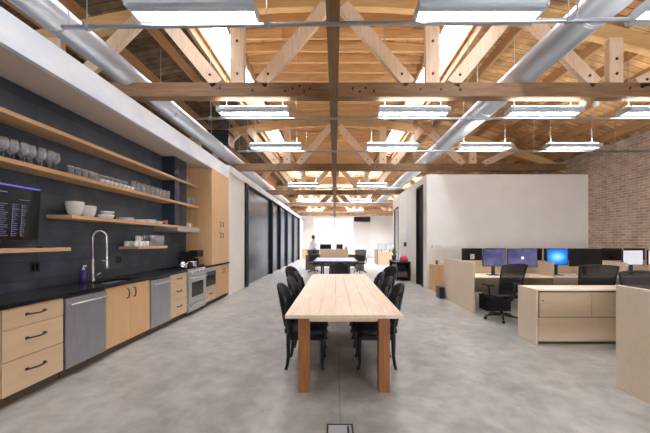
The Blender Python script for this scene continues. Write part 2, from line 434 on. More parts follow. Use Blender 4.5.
# right partition room
rp = MB()
rp.box(XR, 8.0, YR, YR+.12, 0, TOP)
rp.box(XR, XR+.12, YR+.12, 9.5, 0, TOP); rp.box(XR, XR+.12, 10.25, 13.2, 0, TOP); rp.box(XR, XR+.12, 14.1, 14.45, 0, TOP)
rp.box(XR, XR+.12, 9.5, 10.25, 3.38, TOP); rp.box(XR, XR+.12, 13.2, 14.1, 3.1, TOP)
rp.box(XR+.12, 8.0, 14.33, 14.45, 0, TOP)
struct('wall_partition_right', rp, 'white')
struct('ceiling_office', B(XR+.12, 8.0, YR+.12, 14.33, 3.4, 3.5), 'white')
dn += 1
d = struct('door_%d' % dn, MB().box(XR-.03, XR+.1, 9.5, 9.56, .0, 3.38).box(XR-.03, XR+.1, 10.19, 10.25, 0, 3.38).box(XR-.03, XR+.1, 9.56, 10.19, 3.32, 3.38), 'black')
struct('door_panel', B(XR+.03, XR+.08, 9.57, 10.18, .01, 3.31), 'dark', parent=d)
dn += 1
d = struct('door_%d' % dn, MB().box(XR-.02, XR+.1, 13.2, 13.27, 0, 3.1).box(XR-.02, XR+.1, 14.03, 14.1, 0, 3.1).box(XR-.02, XR+.1, 13.27, 14.03, 3.03, 3.1), 'doorpanel')
struct('door_panel', B(XR+.03, XR+.08, 13.28, 14.02, .01, 3.02), 'beige', parent=d)
struct('baseboard_right', B(XR, 8.0, YR-.015, YR, 0, .09), 'white')

# far wall features
dn += 1
fx = lambda px: (px-335)*YF/289
d = struct('door_%d' % dn, B(fx(313.5), fx(334), YF-.05, YF, .02, 3.7, bev=.01), 'farwhite')
dn += 1
d = struct('door_%d' % dn, B(fx(334.6), fx(353), YF-.05, YF, .02, 3.7, bev=.01), 'farwhite')
dn += 1
d = struct('door_%d' % dn, B(fx(354), fx(370.5), YF-.06, YF, .02, 3.3), 'rollup')
wn += 1
w = struct('window_%d' % wn, MB().box(-3.35, -2.97, YF-.04, YF, 2.35, 3.05), 'fixture')

# ------------------------------------------------------------------ trusses
TY = [4.9, 10.0, 15.1, 20.2, 25.3]
TL = ['timber roof truss nearest the camera, its bolted chord spanning above the dining table',
      'second timber roof truss from the camera, level with the face of the white partition room',
      'third timber roof truss from the camera, in the middle of the long room',
      'fourth timber roof truss from the camera, under the far bright skylights',
      'farthest timber roof truss, just in front of the far wall']
def arch(x): return roof(x)-.36
def make_truss():
    t = thing('roof_truss', '', 'roof truss', (0,0,0))
    MB().box(-8, 8, 0, .17, 3.96, 4.2).build('bottom_chord', 'timber', t, bev=.008)
    a = MB(); N = 32; pts = [-8+16*i/N for i in range(N+1)]
    poly = [(x, .02, arch(x)-.13) for x in pts] + [(x, .02, arch(x)+.13) for x in reversed(pts)]
    for i in range(N):
        x0, x1 = pts[i], pts[i+1]
        a.prism([(x0,.02,arch(x0)-.13),(x1,.02,arch(x1)-.13),(x1,.02,arch(x1)+.13),(x0,.02,arch(x0)+.13)], (0,.13,0))
    bmesh.ops.remove_doubles(a.bm, verts=a.bm.verts, dist=.0005)
    a.build('top_chord', 'arch', t)
    for s in (-1, 1):
        for x in (1.66, 4.78):
            MB().bar((s*x, .055, 4.19), (s*x, .055, arch(x)-.08), .10, .24, up=(1,0,0), bev=.006).build('post', 'timber_z', t)
            MB().cyl((s*x, -.01, 4.35), (s*x, .02, 4.35), .022, 10).build('bolt', 'handle', t)
            MB().cyl((s*x, -.01, 4.9 if x < 2 else 4.6), (s*x, .02, 4.9 if x < 2 else 4.6), .022, 10).build('bolt', 'handle', t)
        for x0, z0, x1, z1 in ((1.27,4.18,.14,5.52), (2.0,4.18,3.0,5.4), (4.45,4.18,3.35,5.28), (5.15,4.18,6.3,4.75)):
            MB().bar((s*x0, .045, z0), (s*x1, .045, z1), .09, .22, up=(0,1,0) if 0 else (s*(z1-z0), 0, -(x1-x0)*1.0) , bev=.006).build('brace', 'timber_z', t)
            MB().cyl((s*(x0*.88+x1*.12), -.012, z0*.88+z1*.12), (s*(x0*.88+x1*.12), .02, z0*.88+z1*.12), .022, 10).build('bolt', 'handle', t)
    for x, z in ((-.85,4.05),(-.72,4.09),(-.6,4.13),(-.52,4.04),(-.42,4.09),(-1.95,4.1),(-1.4,4.06),(.3,4.09),(.42,4.04),(.52,4.1),(.66,4.05),(1.45,4.08),(1.8,4.08),(2.12,4.07),(5.0,4.1),(5.5,4.1)):
        MB().cyl((x, -.012, z), (x, .01, z), .02, 10).build('bolt', 'handle', t)
    return t
tr = make_truss()
for i, yy in enumerate(TY):
    o = tr if i == 0 else copy_tree(tr)
    o.location = (0, yy, 0); o['label'] = TL[i]
bm_ = B(-.09, .05, -.4, YF, 3.80, 3.958).build('ridge_beam', 'timber_y', bev=.006)
bm_.name = 'ceiling_beam'
tag(bm_, 'long brown timber beam running down the middle of the room under the truss chords', 'beam')

# ducts
def duct(x, z, r, y0, y1, label, step):
    t = thing('air_duct', label, 'duct', (x, y0, z-r))
    MB().cyl((x, y0, z), (x, y1, z), r, 32).build('duct_body', 'galv', t)
    yy = y0+step*.6
    while yy < y1:
        MB().cyl((x, yy-.02, z), (x, yy+.02, z), r+.006, 32).build('seam_band', 'galv', t)
        MB().box(x-r-.008, x-r-.002, yy-.012, yy+.012, z, roof(x)-.05).build('hanger_strap', 'pipe', t)
        yy += step
    return t
duct(3.28, 4.42, .215, YB+.02, 22, 'wide galvanised round air duct running along the ceiling on the right', 2.55)
duct(-3.55, 4.34, .185, YB+.02, 22, 'narrower galvanised round air duct running above the kitchen soffit on the left', 2.55)

t = thing('air_handler', 'dark grey air handler box hanging above the left partition behind the first truss', 'air handler', (-3.85, 9.6, 4.45))
B(-4.25, -3.45, 9.35, 9.9, 4.62, 5.12, bev=.01).build('casing', 'doorpanel', t)
for k in range(6): B(-4.2, -3.5, 9.335, 9.349, 4.67+k*.07, 4.70+k*.07).build('louvre', 'black', t)
for x in (-4.2, -3.5): MB().cyl((x, 9.6, 5.12), (x, 9.6, roof(x)-.02), .012, 8).build('hanger', 'pipe', t)
# lights + conduits
def make_light():
    t = thing('ceiling_light', '', 'ceiling light', (0,0,0), 'strip lights under the roof')
    hl = .61
    MB().prism([(-hl, y, z) for y, z in ((-.14,.02),(-.14,.07),(-.06,.11),(.06,.11),(.13,.05),(.13,.0),(.075,.0),(.055,.05),(-.035,.05),(-.055,.0),(-.12,.0))], (2*hl,0,0)).build('housing', 'fixture', t, bev=.004)
    for s in (-1, 1): MB().box(s*hl-.012, s*hl+.012, -.145, .135, -.005, .08, bev=.004).build('end_cap', 'fixture', t)
    B(-hl+.012, hl-.012, -.02, .04, .028, .049, bev=.004).build('diffuser', 'tube', t, label='glowing white diffuser')
    B(-hl+.02, hl-.02, -.05, .05, .111, .118).build('uplight_strip', 'uplight', t, label='glowing strip facing the roof')
    for s in (-1, 1): MB().cyl((s*.5, .02, .12), (s*.5, .02, 1.55), .005, 6).build('hanger', 'pipe', t)
    return t
lt = make_light(); first = True
rows = [(2.90, [-1.40,1.43,3.66], 'nearest row, before the first truss'), (5.12, [-1.43,1.38,3.69,5.72], 'second row, just behind the first truss'),
        (7.0, [-1.43,1.38,3.63,5.74], 'third row, before the white partition room'), (11.8, [-1.3,1.5,4.0], 'fourth row, behind the second truss'),
        (16.3, [-1.55,1.45], 'fifth row, behind the third truss'), (21.5, [-1.5,1.5], 'sixth row, farthest away')]
cols = {2: ['left', 'right'], 3: ['left', 'middle', 'right'], 4: ['leftmost', 'second from left', 'third from left', 'rightmost']}
for yy, xx, lab in rows:
    for i, x in enumerate(xx):
        o = lt if first else copy_tree(lt); first = False
        o.location = (x, yy, 3.76); o['label'] = '%s white strip light of the %s' % (cols[len(xx)][i], lab)
for i, (yy, x0, x1, z0, z1, lab) in enumerate(((2.97,-2.80,7.9,3.68,3.82,'steel conduit rail below the nearest row of strip lights'), (5.22,-2.5,7.9,3.70,3.70,'steel conduit rail below the second row of strip lights'),
        (7.12,-2.4,7.9,3.70,3.70,'steel conduit rail below the third row of strip lights'), (12.0,-2.4,7.9,3.70,3.70,'steel conduit rail below the fourth row of strip lights'), (16.5,-2.2,7.9,3.70,3.70,'steel conduit rail below the fifth row of strip lights'))):
    t = thing('conduit_rail', lab, 'conduit', ((x0+x1)/2, yy, z0))
    MB().cyl((x0, yy, z0+.022), (x1, yy, z1+.022), .022, 12).build('pipe', 'pipe', t)
    for x in (x0+.25, -.7, .9, 2.4, 4.9, 6.9):
        MB().cyl((x, yy, z0+.03), (x, yy, roof(x)-.02), .006, 6).build('hanger', 'pipe', t)
        MB().box(x-.03, x+.03, yy-.028, yy+.028, z0+.0+(z1-z0)*(x-x0)/(x1-x0)-.005, z0+.05+(z1-z0)*(x-x0)/(x1-x0), bev=.004).build('clamp', 'pipe', t)
e = thing('emergency_light', 'twin-headed white emergency light fixed to the first truss at the right', 'emergency light', (4.55, 5.07, 4.0))
B(4.42, 4.70, 5.072, 5.14, 4.02, 4.14, bev=.01).build('housing', 'plate', e)
for x in (4.45, 4.68): MB().lathe([(0,-.07),(.045,-.05),(.06,.0),(.05,.05),(0,.06)], (x, 5.18, 3.98), 16).build('lamp_head', 'plate', e)

# ------------------------------------------------------------------ kitchen
CT0, CT1 = .895, .935
def handle(par, y0, y1, z, x=XL):
    """horizontal bow pull along y"""
    m = MB(); m.tube([(x, y0, z), (x+.028, y0+.006, z), (x+.034, y0+.03, z), (x+.036, (y0+y1)/2, z-.006), (x+.034, y1-.03, z), (x+.028, y1-.006, z), (x, y1, z)], .0075, 8)
    m.box(x, x+.006, y0-.012, y0+.016, z-.012, z+.012).box(x, x+.006, y1-.016, y1+.012, z-.012, z+.012)
    m.build('handle', 'handle', par, label='dark bow handle')
def vhandle(par, y, z0, z1, x=XL, bow=.02):
    m = MB(); m.tube([(x, y, z0), (x+.028, y, z0+.006), (x+.036, y+bow, (z0+z1)/2), (x+.028, y, z1-.006), (x, y, z1)], .0075, 8)
    m.build('handle', 'handle', par, label='dark bow handle')
def drawer_unit(name, y0, y1, label, zs, m='maple', hw=.13):
    t = thing(name, label, 'cabinet', (XL-.3, (y0+y1)/2, 0))
    B(XW+.01, XL-.02, y0+.002, y1-.002, .10, CT0-.001).build('body', 'desk_dark', t)
    B(XW+.01, XL-.06, y0+.002, y1-.002, 0, .10).build('toe_kick', 'toe', t)
    for z0, z1 in zs:
        d = B(XL-.019, XL, y0+.004, y1-.004, z0+.003, z1-.003, bev=.002).build('drawer', m, t)
        handle(d, (y0+y1)/2-hw/2, (y0+y1)/2+hw/2, (z0+z1)/2+(z1-z0)*.08)
    return t
drawer_unit('drawer_cabinet', 1.95, 2.55, 'maple drawer cabinet cut off by the left edge of the photo', [(.10,.38),(.38,.66),(.66,.885)])
drawer_unit('drawer_cabinet', 2.557, 3.142, 'maple three-drawer base cabinet left of the nearer dishwasher', [(.10,.41),(.41,.70),(.70,.885)], hw=.17)
drawer_unit('drawer_cabinet', 5.185, 5.755, 'narrow maple drawer cabinet between the farther dishwasher and the range', [(.10,.41),(.41,.68),(.68,.885)])
def dishwasher(y0, y1, label):
    t = thing('dishwasher', label, 'dishwasher', (XL-.3, (y0+y1)/2, 0))
    B(XW+.01, XL-.01, y0+.004, y1-.004, .09, CT0-.001).build('body', 'black', t)
    B(XW+.01, XL-.05, y0+.004, y1-.004, 0, .09).build('toe_kick', 'toe', t)
    d = B(XL-.009, XL+.012, y0+.008, y1-.008, .10, .87, bev=.004).build('door', 'steel_dark', t)
    h = MB(); h.tube([(XL+.012, y0+.05, .80), (XL+.05, y0+.05, .80)], .009, 8); h.tube([(XL+.012, y1-.05, .80), (XL+.05, y1-.05, .80)], .009, 8)
    h.tube([(XL+.05, y0+.03, .80), (XL+.05, y1-.03, .80)], .012, 12); h.build('handle', 'steel', d)
dishwasher(3.146, 3.72, 'stainless dishwasher nearer the camera, left of the sink cabinet')
dishwasher(4.61, 5.18, 'stainless dishwasher right of the sink cabinet, farther along the counter')
t = thing('sink_cabinet', 'maple two-door sink cabinet between the two dishwashers', 'cabinet', (XL-.3, 4.165, 0))
m_ = MB(); m_.box(XW+.01, XL-.02, 3.722, 4.608, .10, .60); m_.box(XL-.04, XL-.02, 3.722, 4.608, .6, CT0-.001); m_.build('body', 'desk_dark', t)
B(XW+.01, XL-.06, 3.722, 4.608, 0, .10).build('toe_kick', 'toe', t)
for y0, y1, hy in ((3.726,4.163,4.10), (4.168,4.604,4.235)):
    d = B(XL-.019, XL, y0, y1, .103, .885, bev=.002).build('door', 'maple_z', t); vhandle(d, hy, .70, .83, bow=.0)
# under-counter unit by the range (microwave above a drawer), then a door cabinet
t = thing('microwave_cabinet', 'maple base cabinet right of the range with a built-in black microwave above a drawer', 'cabinet', (XL-.3, 6.86, 0))
B(XW+.01, XL-.02, 6.565, 7.158, .10, CT0-.001).build('body', 'desk_dark', t)
B(XW+.01, XL-.06, 6.565, 7.158, 0, .10).build('toe_kick', 'toe', t)
mw = B(XL-.019, XL+.008, 6.575, 7.15, .42, .885, bev=.004).build('microwave', 'steel', t, label='built-in microwave with black glass')
B(XL+.008, XL+.012, 6.60, 7.125, .46, .80, bev=.002).build('microwave_door', 'blackgloss', mw)
d = B(XL-.019, XL, 6.568, 7.155, .103, .415, bev=.002).build('drawer', 'maple', t); handle(d, 6.80, 6.93, .27)
t = thing('door_cabinet', 'maple door base cabinet at the far end of the kitchen run', 'cabinet', (XL-.3, 7.6, 0))
B(XW+.01, XL-.02, 7.16, 8.03, .10, CT0-.001).build('body', 'desk_dark', t)
B(XW+.01, XL-.06, 7.16, 8.03, 0, .10).build('toe_kick', 'toe', t)
d = B(XL-.019, XL, 7.163, 7.594, .103, .885, bev=.002).build('door', 'maple_z', t); vhandle(d, 7.54, .68, .8, bow=0)
d = B(XL-.019, XL, 7.598, 8.028, .103, .885, bev=.002).build('door', 'maple_z', t); vhandle(d, 7.65, .68, .8, bow=0)
# countertop with sink cut-out
SX0, SX1, SY0, SY1 = -3.36, -3.03, 3.86, 4.5
c = MB(); X0, X1 = XW+.003, XL+.02
c.box(X0, X1, 1.95, SY0, CT0, CT1); c.box(X0, X1, SY1, 5.755, CT0, CT1); c.box(X0, SX0, SY0, SY1, CT0, CT1); c.box(SX1, X1, SY0, SY1, CT0, CT1)
tag(c.build('countertop', 'counter'), 'long black stone countertop over the kitchen base cabinets, with the sink set in', 'countertop')
tag(B(X0, X1, 6.565, 8.03, CT0, CT1, bev=.003).build('countertop', 'counter'), 'short black stone countertop right of the range, running under the tall cabinet', 'countertop')
s = MB(); t_ = .012
s.box(SX0, SX1, SY0, SY1, .70, .70+t_); s.box(SX0, SX0+t_, SY0, SY1, .70, CT0); s.box(SX1-t_, SX1, SY0, SY1, .70, CT0)
s.box(SX0, SX1, SY0, SY0+t_, .70, CT0); s.box(SX0, SX1, SY1-t_, SY1, .70, CT0)
sk = thing('sink', 'stainless undermount sink set into the black countertop below the faucet', 'sink', ((SX0+SX1)/2, 4.18, .70))
s.build('basin', 'steel', sk); MB().lathe([(0,.714),(.04,.714),(.045,.718),(.03,.716),(0,.716)], (-3.2,4.18,0)).build('drain', 'chrome', sk)
# faucet
fx_, fy = -3.44, 4.1
t = thing('faucet', 'tall chrome spring-neck kitchen faucet standing behind the sink', 'faucet', (fx_, fy, CT1))
MB().lathe([(0,CT1),(.032,CT1),(.032,CT1+.012),(.02,CT1+.03),(.018,CT1+.30),(.014,CT1+.31),(0,CT1+.31)], (fx_, fy, 0), 16).build('body', 'chrome', t)
arc = [(fx_, fy, CT1+.30), (fx_, fy, 1.52)] + [(fx_+.1-.1*math.cos(a), fy, 1.55+.1*math.sin(a)) for a in [PI*i/10 for i in range(11)]] + [(fx_+.2, fy, 1.5), (fx_+.205, fy, 1.28)]
MB().tube(arc, .011, 10).build('neck', 'chrome', t)
sp = MB(); 
for i in range(len(arc)-1):
    a, b = Vector(arc[i]), Vector(arc[i+1]); n = max(1, int((b-a).length/.016))
    for k in range(n):
        p = a.lerp(b, k/n); q = a.lerp(b, (k+.5)/n); sp.cyl(p, q, .0155, 10)
sp.build('spring', 'chrome', t)
MB().lathe([(0,1.12),(.016,1.12),(.02,1.14),(.014,1.2),(.014,1.29),(0,1.29)], (fx_+.205, fy, 0), 14).build('spray_head', 'chrome', t)
MB().tube([(fx_, fy, 1.23), (fx_+.1, fy, 1.23), (fx_+.2, fy, 1.22)], .006, 8).build('support_arm', 'chrome', t)
MB().tube([(fx_+.018, fy, 1.0), (fx_+.06, fy-.02, 1.02), (fx_+.13, fy-.02, 1.06)], .006, 8).build('lever', 'chrome', t)
t = thing('soap_bottle', 'purple soap bottle with a clear pump on the countertop left of the faucet', 'soap bottle', (-3.42, 3.93, CT1))
MB().lathe([(0,CT1),(.043,CT1),(.046,CT1+.01),(.046,CT1+.14),(.03,CT1+.17),(.016,CT1+.18),(0,CT1+.18)], (-3.42, 3.93, 0), 18, sy=.7).build('bottle', 'purple', t)
p = MB(); p.lathe([(0,CT1+.18),(.018,CT1+.18),(.018,CT1+.2),(.006,CT1+.205),(.006,CT1+.235),(0,CT1+.235)], (-3.42,3.93,0), 12); p.tube([(-3.42,3.93,CT1+.235),(-3.38,3.93,CT1+.232)], .007, 8); p.build('pump', 'plate', t)
# wall outlets
for yy, lab in ((3.44, 'black outlet plate on the slate wall below the television shelf'), (4.78, 'black outlet plate on the slate wall below the short shelf')):
    t = thing('wall_outlet', lab, 'outlet', (XW+.003, yy, 1.13))
    B(XW+.0005, XW+.008, yy-.06, yy+.06, 1.135, 1.255, bev=.002).build('plate', 'black', t)
    for dy in (-.025, .025): B(XW+.008, XW+.011, yy+dy-.014, yy+dy+.014, 1.16, 1.23, bev=.002).build('socket', 'blackgloss', t)

# range
y0, y1 = 5.765, 6.555
t = thing('range', 'stainless gas range with black oven window between the drawer cabinet and the microwave cabinet', 'stove', (XL-.3, 6.16, 0))
B(XW+.01, XL-.0, y0, y1, .06, .90, bev=.004).build('body', 'steel', t)
for a in (y0+.05, y1-.05):
    for x in (XW+.06, XL-.06): MB().cyl((x, a, 0), (x, a, .06), .018, 10).build('foot', 'black', t)
cp = MB().prism([(XL, y0, .80), (XL+.035, y0, .81), (XL+.01, y0, .925), (XL-.05, y0, .925), (XL-.05, y0, .80)], (0, y1-y0, 0)).build('control_panel', 'steel', t)
for k in range(5):
    yy = y0+.1+k*(y1-y0-.2)/4; MB().cyl((XL+.02, yy, .865), (XL+.06, yy, .875), .022, 14).build('knob', 'steel', cp)
d = B(XL, XL+.025, y0+.01, y1-.01, .24, .79, bev=.005).build('oven_door', 'steel', t)
B(XL+.025, XL+.029, y0+.14, y1-.14, .36, .66, bev=.002).build('oven_window', 'blackgloss', d)
h = MB(); h.tube([(XL+.07, y0+.05, .745), (XL+.07, y1-.05, .745)], .012, 12)
for a in (y0+.09, y1-.09): h.tube([(XL+.02, a, .745), (XL+.07, a, .745)], .009, 8)
h.build('handle', 'steel', d)
d = B(XL, XL+.022, y0+.01, y1-.01, .07, .225, bev=.004).build('warming_drawer', 'steel', t)
h = MB(); h.tube([(XL+.06, y0+.05, .185), (XL+.06, y1-.05, .185)], .010, 12)
for a in (y0+.09, y1-.09): h.tube([(XL+.02, a, .185), (XL+.06, a, .185)], .008, 8)
h.build('handle', 'steel', d)
B(XW+.03, XL-.06, y0+.02, y1-.02, .90, .915).build('cooktop', 'black', t)
for x in (-3.42, -3.15):
    for yy in (y0+.2, y1-.2):
        gmb = MB()
        for k in (-.11, 0, .11): gmb.box(x-.12, x+.12, yy+k-.006, yy+k+.006, .93, .945); gmb.box(x+k-.006, x+k+.006, yy-.14, yy+.14, .93, .945)
        for a in (-.11, .11):
            for b in (-.13, .13): gmb.box(x+a-.006, x+a+.006, yy+b-.006, yy+b+.006, .914, .935)
        gmb.build('grate', 'black', t)
# kettle and pot on the range, coffee machine
def kettle(x, y, z, lab):
    t = thing('kettle', lab, 'kettle', (x, y, z))
    MB().lathe([(0,z),(.085,z),(.095,z+.02),(.088,z+.08),(.06,z+.13),(.03,z+.145),(0,z+.148)], (x,y,0), 20).build('body', 'chrome', t)
    MB().tube([(x+.07,y,z+.07),(x+.11,y,z+.10),(x+.13,y,z+.14)], [.018,.013,.009], 10).build('spout', 'chrome', t)
    MB().tube([(x-.07,y,z+.10),(x-.08,y,z+.18),(x,y,z+.215),(x+.06,y,z+.19),(x+.07,y,z+.11)], .008, 8).build('handle', 'black', t)
    MB().lathe([(0,z+.145),(.012,z+.15),(.014,z+.165),(0,z+.172)], (x,y,0), 10).build('lid_knob', 'black', t)
kettle(-3.15, 5.965, .9455, 'chrome kettle on the near front burner of the range')
t = thing('cooking_pot', 'steel cooking pot on the far burner of the range', 'pot', (-3.15, 6.355, .9455))
MB().lathe([(0,.9455),(.10,.9455),(.105,.96),(.105,1.05),(.108,1.052),(.09,1.065),(.02,1.075),(0,1.076)], (-3.15,6.355,0), 24).build('body', 'chrome', t)
for s in (-1, 1): MB().tube([(-3.15+s*.10, 6.33, 1.02), (-3.15+s*.145, 6.335, 1.025), (-3.15+s*.145, 6.375, 1.025), (-3.15+s*.10, 6.38, 1.02)], .006, 8).build('handle', 'chrome', t)
t = thing('coffee_machine', 'black coffee machine on the short countertop beside the tall cabinet', 'coffee machine', (-3.33, 6.75, CT1))
m_ = MB(); m_.box(-3.53, -3.12, 6.61, 6.90, CT1, CT1+.03, bev=.005); m_.box(-3.53, -3.34, 6.61, 6.90, CT1+.03, CT1+.33, bev=.01); m_.box(-3.34, -3.14, 6.61, 6.90, CT1+.21, CT1+.36, bev=.008); m_.build('body', 'black', t)
MB().lathe([(0,CT1+.032),(.05,CT1+.032),(.06,CT1+.08),(.045,CT1+.14),(.035,CT1+.17),(0,CT1+.17)], (-3.24,6.755,0), 18).build('carafe', 'blackgloss', t)
B(-3.14, -3.136, 6.66, 6.85, CT1+.25, CT1+.31).build('control_strip', 'blackgloss', t)
# tall cabinet standing on the counter
t = thing('tall_cabinet', 'tall maple cabinet with paired doors between the shelves and the white wall', 'cabinet', (XL-.3, 7.48, CT1))
B(XW+.005, XL-.02, 6.93, 8.03, CT1, 3.26, bev=.002).build('body', 'maple_z', t)
for y0_, y1_, hy in ((6.933,7.478,7.40), (7.482,8.027,7.56)):
    d = B(XL-.019, XL, y0_, y1_, CT1+.005, 1.80, bev=.002).build('door', 'maple_z', t); vhandle(d, hy, 1.60, 1.72, bow=0)
    d = B(XL-.019, XL, y0_, y1_, 1.805, 3.255, bev=.002).build('door', 'maple_z', t); vhandle(d, hy, 1.88, 2.0, bow=0)
# hood: duct and canopy
XS = -3.26
t = thing('range_hood', 'dark steel range hood with a square flue rising through the shelves to the soffit', 'range hood', (-3.42, 6.16, 1.70))
B(XW+.002, -3.315, 5.98, 6.46, 1.835, 3.265, bev=.003).build('flue', 'doorpanel', t)
B(XW+.002, -3.10, 5.70, 6.62, 1.70, 1.785, bev=.004).build('canopy', 'steel', t)
# shelves
def shelf(y0, y1, z0, th, label, x1=XS, notch=None):
    m_ = MB()
    if notch: 
        m_.box(XW+.001, x1, y0, notch[0], z0, z0+th); m_.box(notch[2], x1, notch[0], notch[1], z0, z0+th); m_.box(XW+.001, x1, notch[1], y1, z0, z0+th)
    else: m_.box(XW+.001, x1, y0, y1, z0, z0+th)
    return tag(m_.build('wall_shelf', 'shelf'), label, 'shelf')
NT = (5.975, 6.465, -3.31)
shelf(.8, 6.925, 2.77, .045, 'topmost long oak wall shelf, running just under the soffit', notch=NT)
shelf(.8, 6.925, 2.29, .045, 'second long oak wall shelf from the top, carrying the glassware', notch=NT)
shelf(3.58, 6.925, 1.787, .045, 'third oak wall shelf down, carrying bowls and plates', notch=NT)
shelf(1.6, 3.57, 1.385, .042, 'low oak wall shelf under the television')
shelf(4.79, 5.62, 1.375, .042, 'short oak wall shelf above the counter right of the faucet')

# television
t = thing('television', 'black television showing code listings above the low oak shelf', 'television', (-3.44, 2.75, 1.47))
a_ = math.radians(4)
R4 = Matrix.Translation((-3.43, 0, 1.49)) @ Matrix.Rotation(a_, 4, 'Y')
B(-.03, .012, 2.2, 3.33, 0, .625, bev=.006, M4=R4).build('bezel', 'black', t)
sc_ = B(.012, .014, 2.215, 3.315, .03, .61, M4=R4).build('screen', 'blackgloss', t)
B(.0142, .0148, 2.22, 3.31, .59, .607, M4=R4).build('menu_bar', 'scr_bar', sc_)
for col, (ya, yb, w) in enumerate(((2.35,2.6,.2), (2.7,2.8,.1), (2.9,3.02,.1), (3.04,3.1,.05), (3.13,3.18,.05))):
    tx = MB(); zz = .40-15*.022
    tx.box(.0141, .0143, ya, ya+.004, zz, .408, M4=R4)
    for k in range(16):
        z = .40 - k*.022; tx.box(.0142, .0148, ya, ya+(yb-ya)*random.uniform(.45,1), z, z+.005, M4=R4)
    tx.build('text_column', 'scr_txt', sc_)
B(.0142, .0148, 2.9, 2.98, .52, .53, M4=R4).build('title_line', 'scr_txt', sc_)
B(.0142, .0148, 3.1, 3.2, .46, .465, M4=R4).build('title_line', 'scr_txt', sc_)
B(-.12, -.032, 2.6, 2.9, .2, .4, M4=R4).build('wall_bracket', 'black', t)
tag(MB().box(-3.40, -3.32, 3.28, 3.46, 1.4275, 1.445, bev=.006).build('remote_control', 'black'), 'black remote control lying on the low shelf below the television', 'remote control')

# glassware (prototypes at origin)
def wine():
    t = thing('wine_glass', '', 'glass'); 
    MB().lathe([(0,.0),(.036,.001),(.034,.004),(.006,.01),(.004,.02),(.004,.09),(.012,.10)], n=14).build('stem', 'glass', t)
    MB().lathe([(.004,.098),(.03,.115),(.042,.15),(.040,.19),(.033,.23),(.031,.23),(.038,.19),(.040,.15),(.028,.118),(.0,.104)], n=16).build('bowl', 'glass', t)
    return t
Z2 = 2.335; Z1 = 2.815; Z3 = 1.832; Z5 = 1.4175
def line(proto, ys, x, z, group, labels, jit=.02):
    out = []
    for i, yy in enumerate(ys):
        o = proto if (i == 0 and not proto.get('used')) else copy_tree(proto)
        if i == 0: proto['used'] = 1
        o.location = (x + (random.random()-.5)*jit, yy, z); o.rotation_euler = (0,0,random.random()*6)
        o['label'] = labels if isinstance(labels, str) else labels[i]; o['group'] = group; out.append(o)
    return out
W = wine()
line(W, [2.86, 2.95, 3.04, 3.13, 3.22, 3.31, 3.40, 3.49, 2.77], -3.36, Z2, 'wine glasses on the second shelf', 'stemmed wine glass in the row at the near end of the glassware shelf', .05)
line(W, [2.9, 3.0, 3.1, 3.2, 3.3, 3.4, 3.5], -3.48, Z2, 'wine glasses on the second shelf', 'stemmed wine glass in the row at the near end of the glassware shelf', .03)
tm = thing('tumbler', '', 'glass'); MB().lathe([(0,0),(.03,0),(.037,.125),(.035,.125),(.028,.008),(0,.008)], n=14).build('cup', 'glass', tm)
MB().lathe([(.0355,.119),(.038,.121),(.038,.128),(.0355,.128)], n=14).build('rim', 'frosted', tm)
line(tm, [3.70+.098*i for i in range(11)], -3.385, Z2, 'small tumblers on the second shelf', 'small clear tumbler in the middle row of the glassware shelf', .03)
uc = thing('espresso_cup', '', 'cup'); MB().lathe([(0,0),(.02,0),(.036,.045),(.034,.045),(.018,.006),(0,.006)], n=14).build('cup', 'porcelain', uc)
MB().tube([(.03,0,.035),(.048,0,.032),(.045,0,.014),(.024,0,.01)], .004, 6).build('handle', 'porcelain', uc)
line(uc, [4.08+.085*i for i in range(8)], -3.288, Z2, 'small white cups on the second shelf', 'small white cup in front of the tumblers on the glassware shelf', .01)
jr = thing('pint_glass', '', 'glass'); MB().lathe([(0,0),(.036,0),(.047,.18),(.045,.18),(.034,.01),(0,.01)], n=16).build('cup', 'glass', jr)
MB().lathe([(.0,.011),(.033,.011),(.043,.165),(0,.165)], n=16).build('nested_glass', 'frosted', jr)
line(jr, [4.84+.125*i for i in range(9)], -3.38, Z2, 'pint glasses on the second shelf', 'tall stacked pint glass near the hood flue on the glassware shelf', .02)
line(tm, [6.55, 6.64, 6.74], -3.38, Z1, 'glasses on the top shelf', 'clear tumbler on the top shelf between the hood flue and the tall cabinet', .02)
t = thing('pitcher', 'glass pitcher with a white handle on the glassware shelf beside the tall cabinet', 'pitcher', (-3.38, 6.68, Z2))
MB().lathe([(0,Z2),(.055,Z2),(.065,Z2+.05),(.055,Z2+.14),(.06,Z2+.18),(.057,Z2+.18),(.05,Z2+.14),(.06,Z2+.05),(.0,Z2+.01)], (-3.38,6.68,0), 18).build('jug', 'glass', t)
MB().tube([(-3.32,6.68,Z2+.16),(-3.27,6.68,Z2+.15),(-3.265,6.68,Z2+.07),(-3.32,6.68,Z2+.04)], .01, 8).build('handle', 'porcelain', t)
tag(MB().lathe([(0,Z2),(.05,Z2),(.052,Z2+.16),(.03,Z2+.2),(.0,Z2+.2)], (-3.46,6.57,0), 16).build('canister', 'black'), 'dark canister behind the pitcher on the glassware shelf', 'canister')
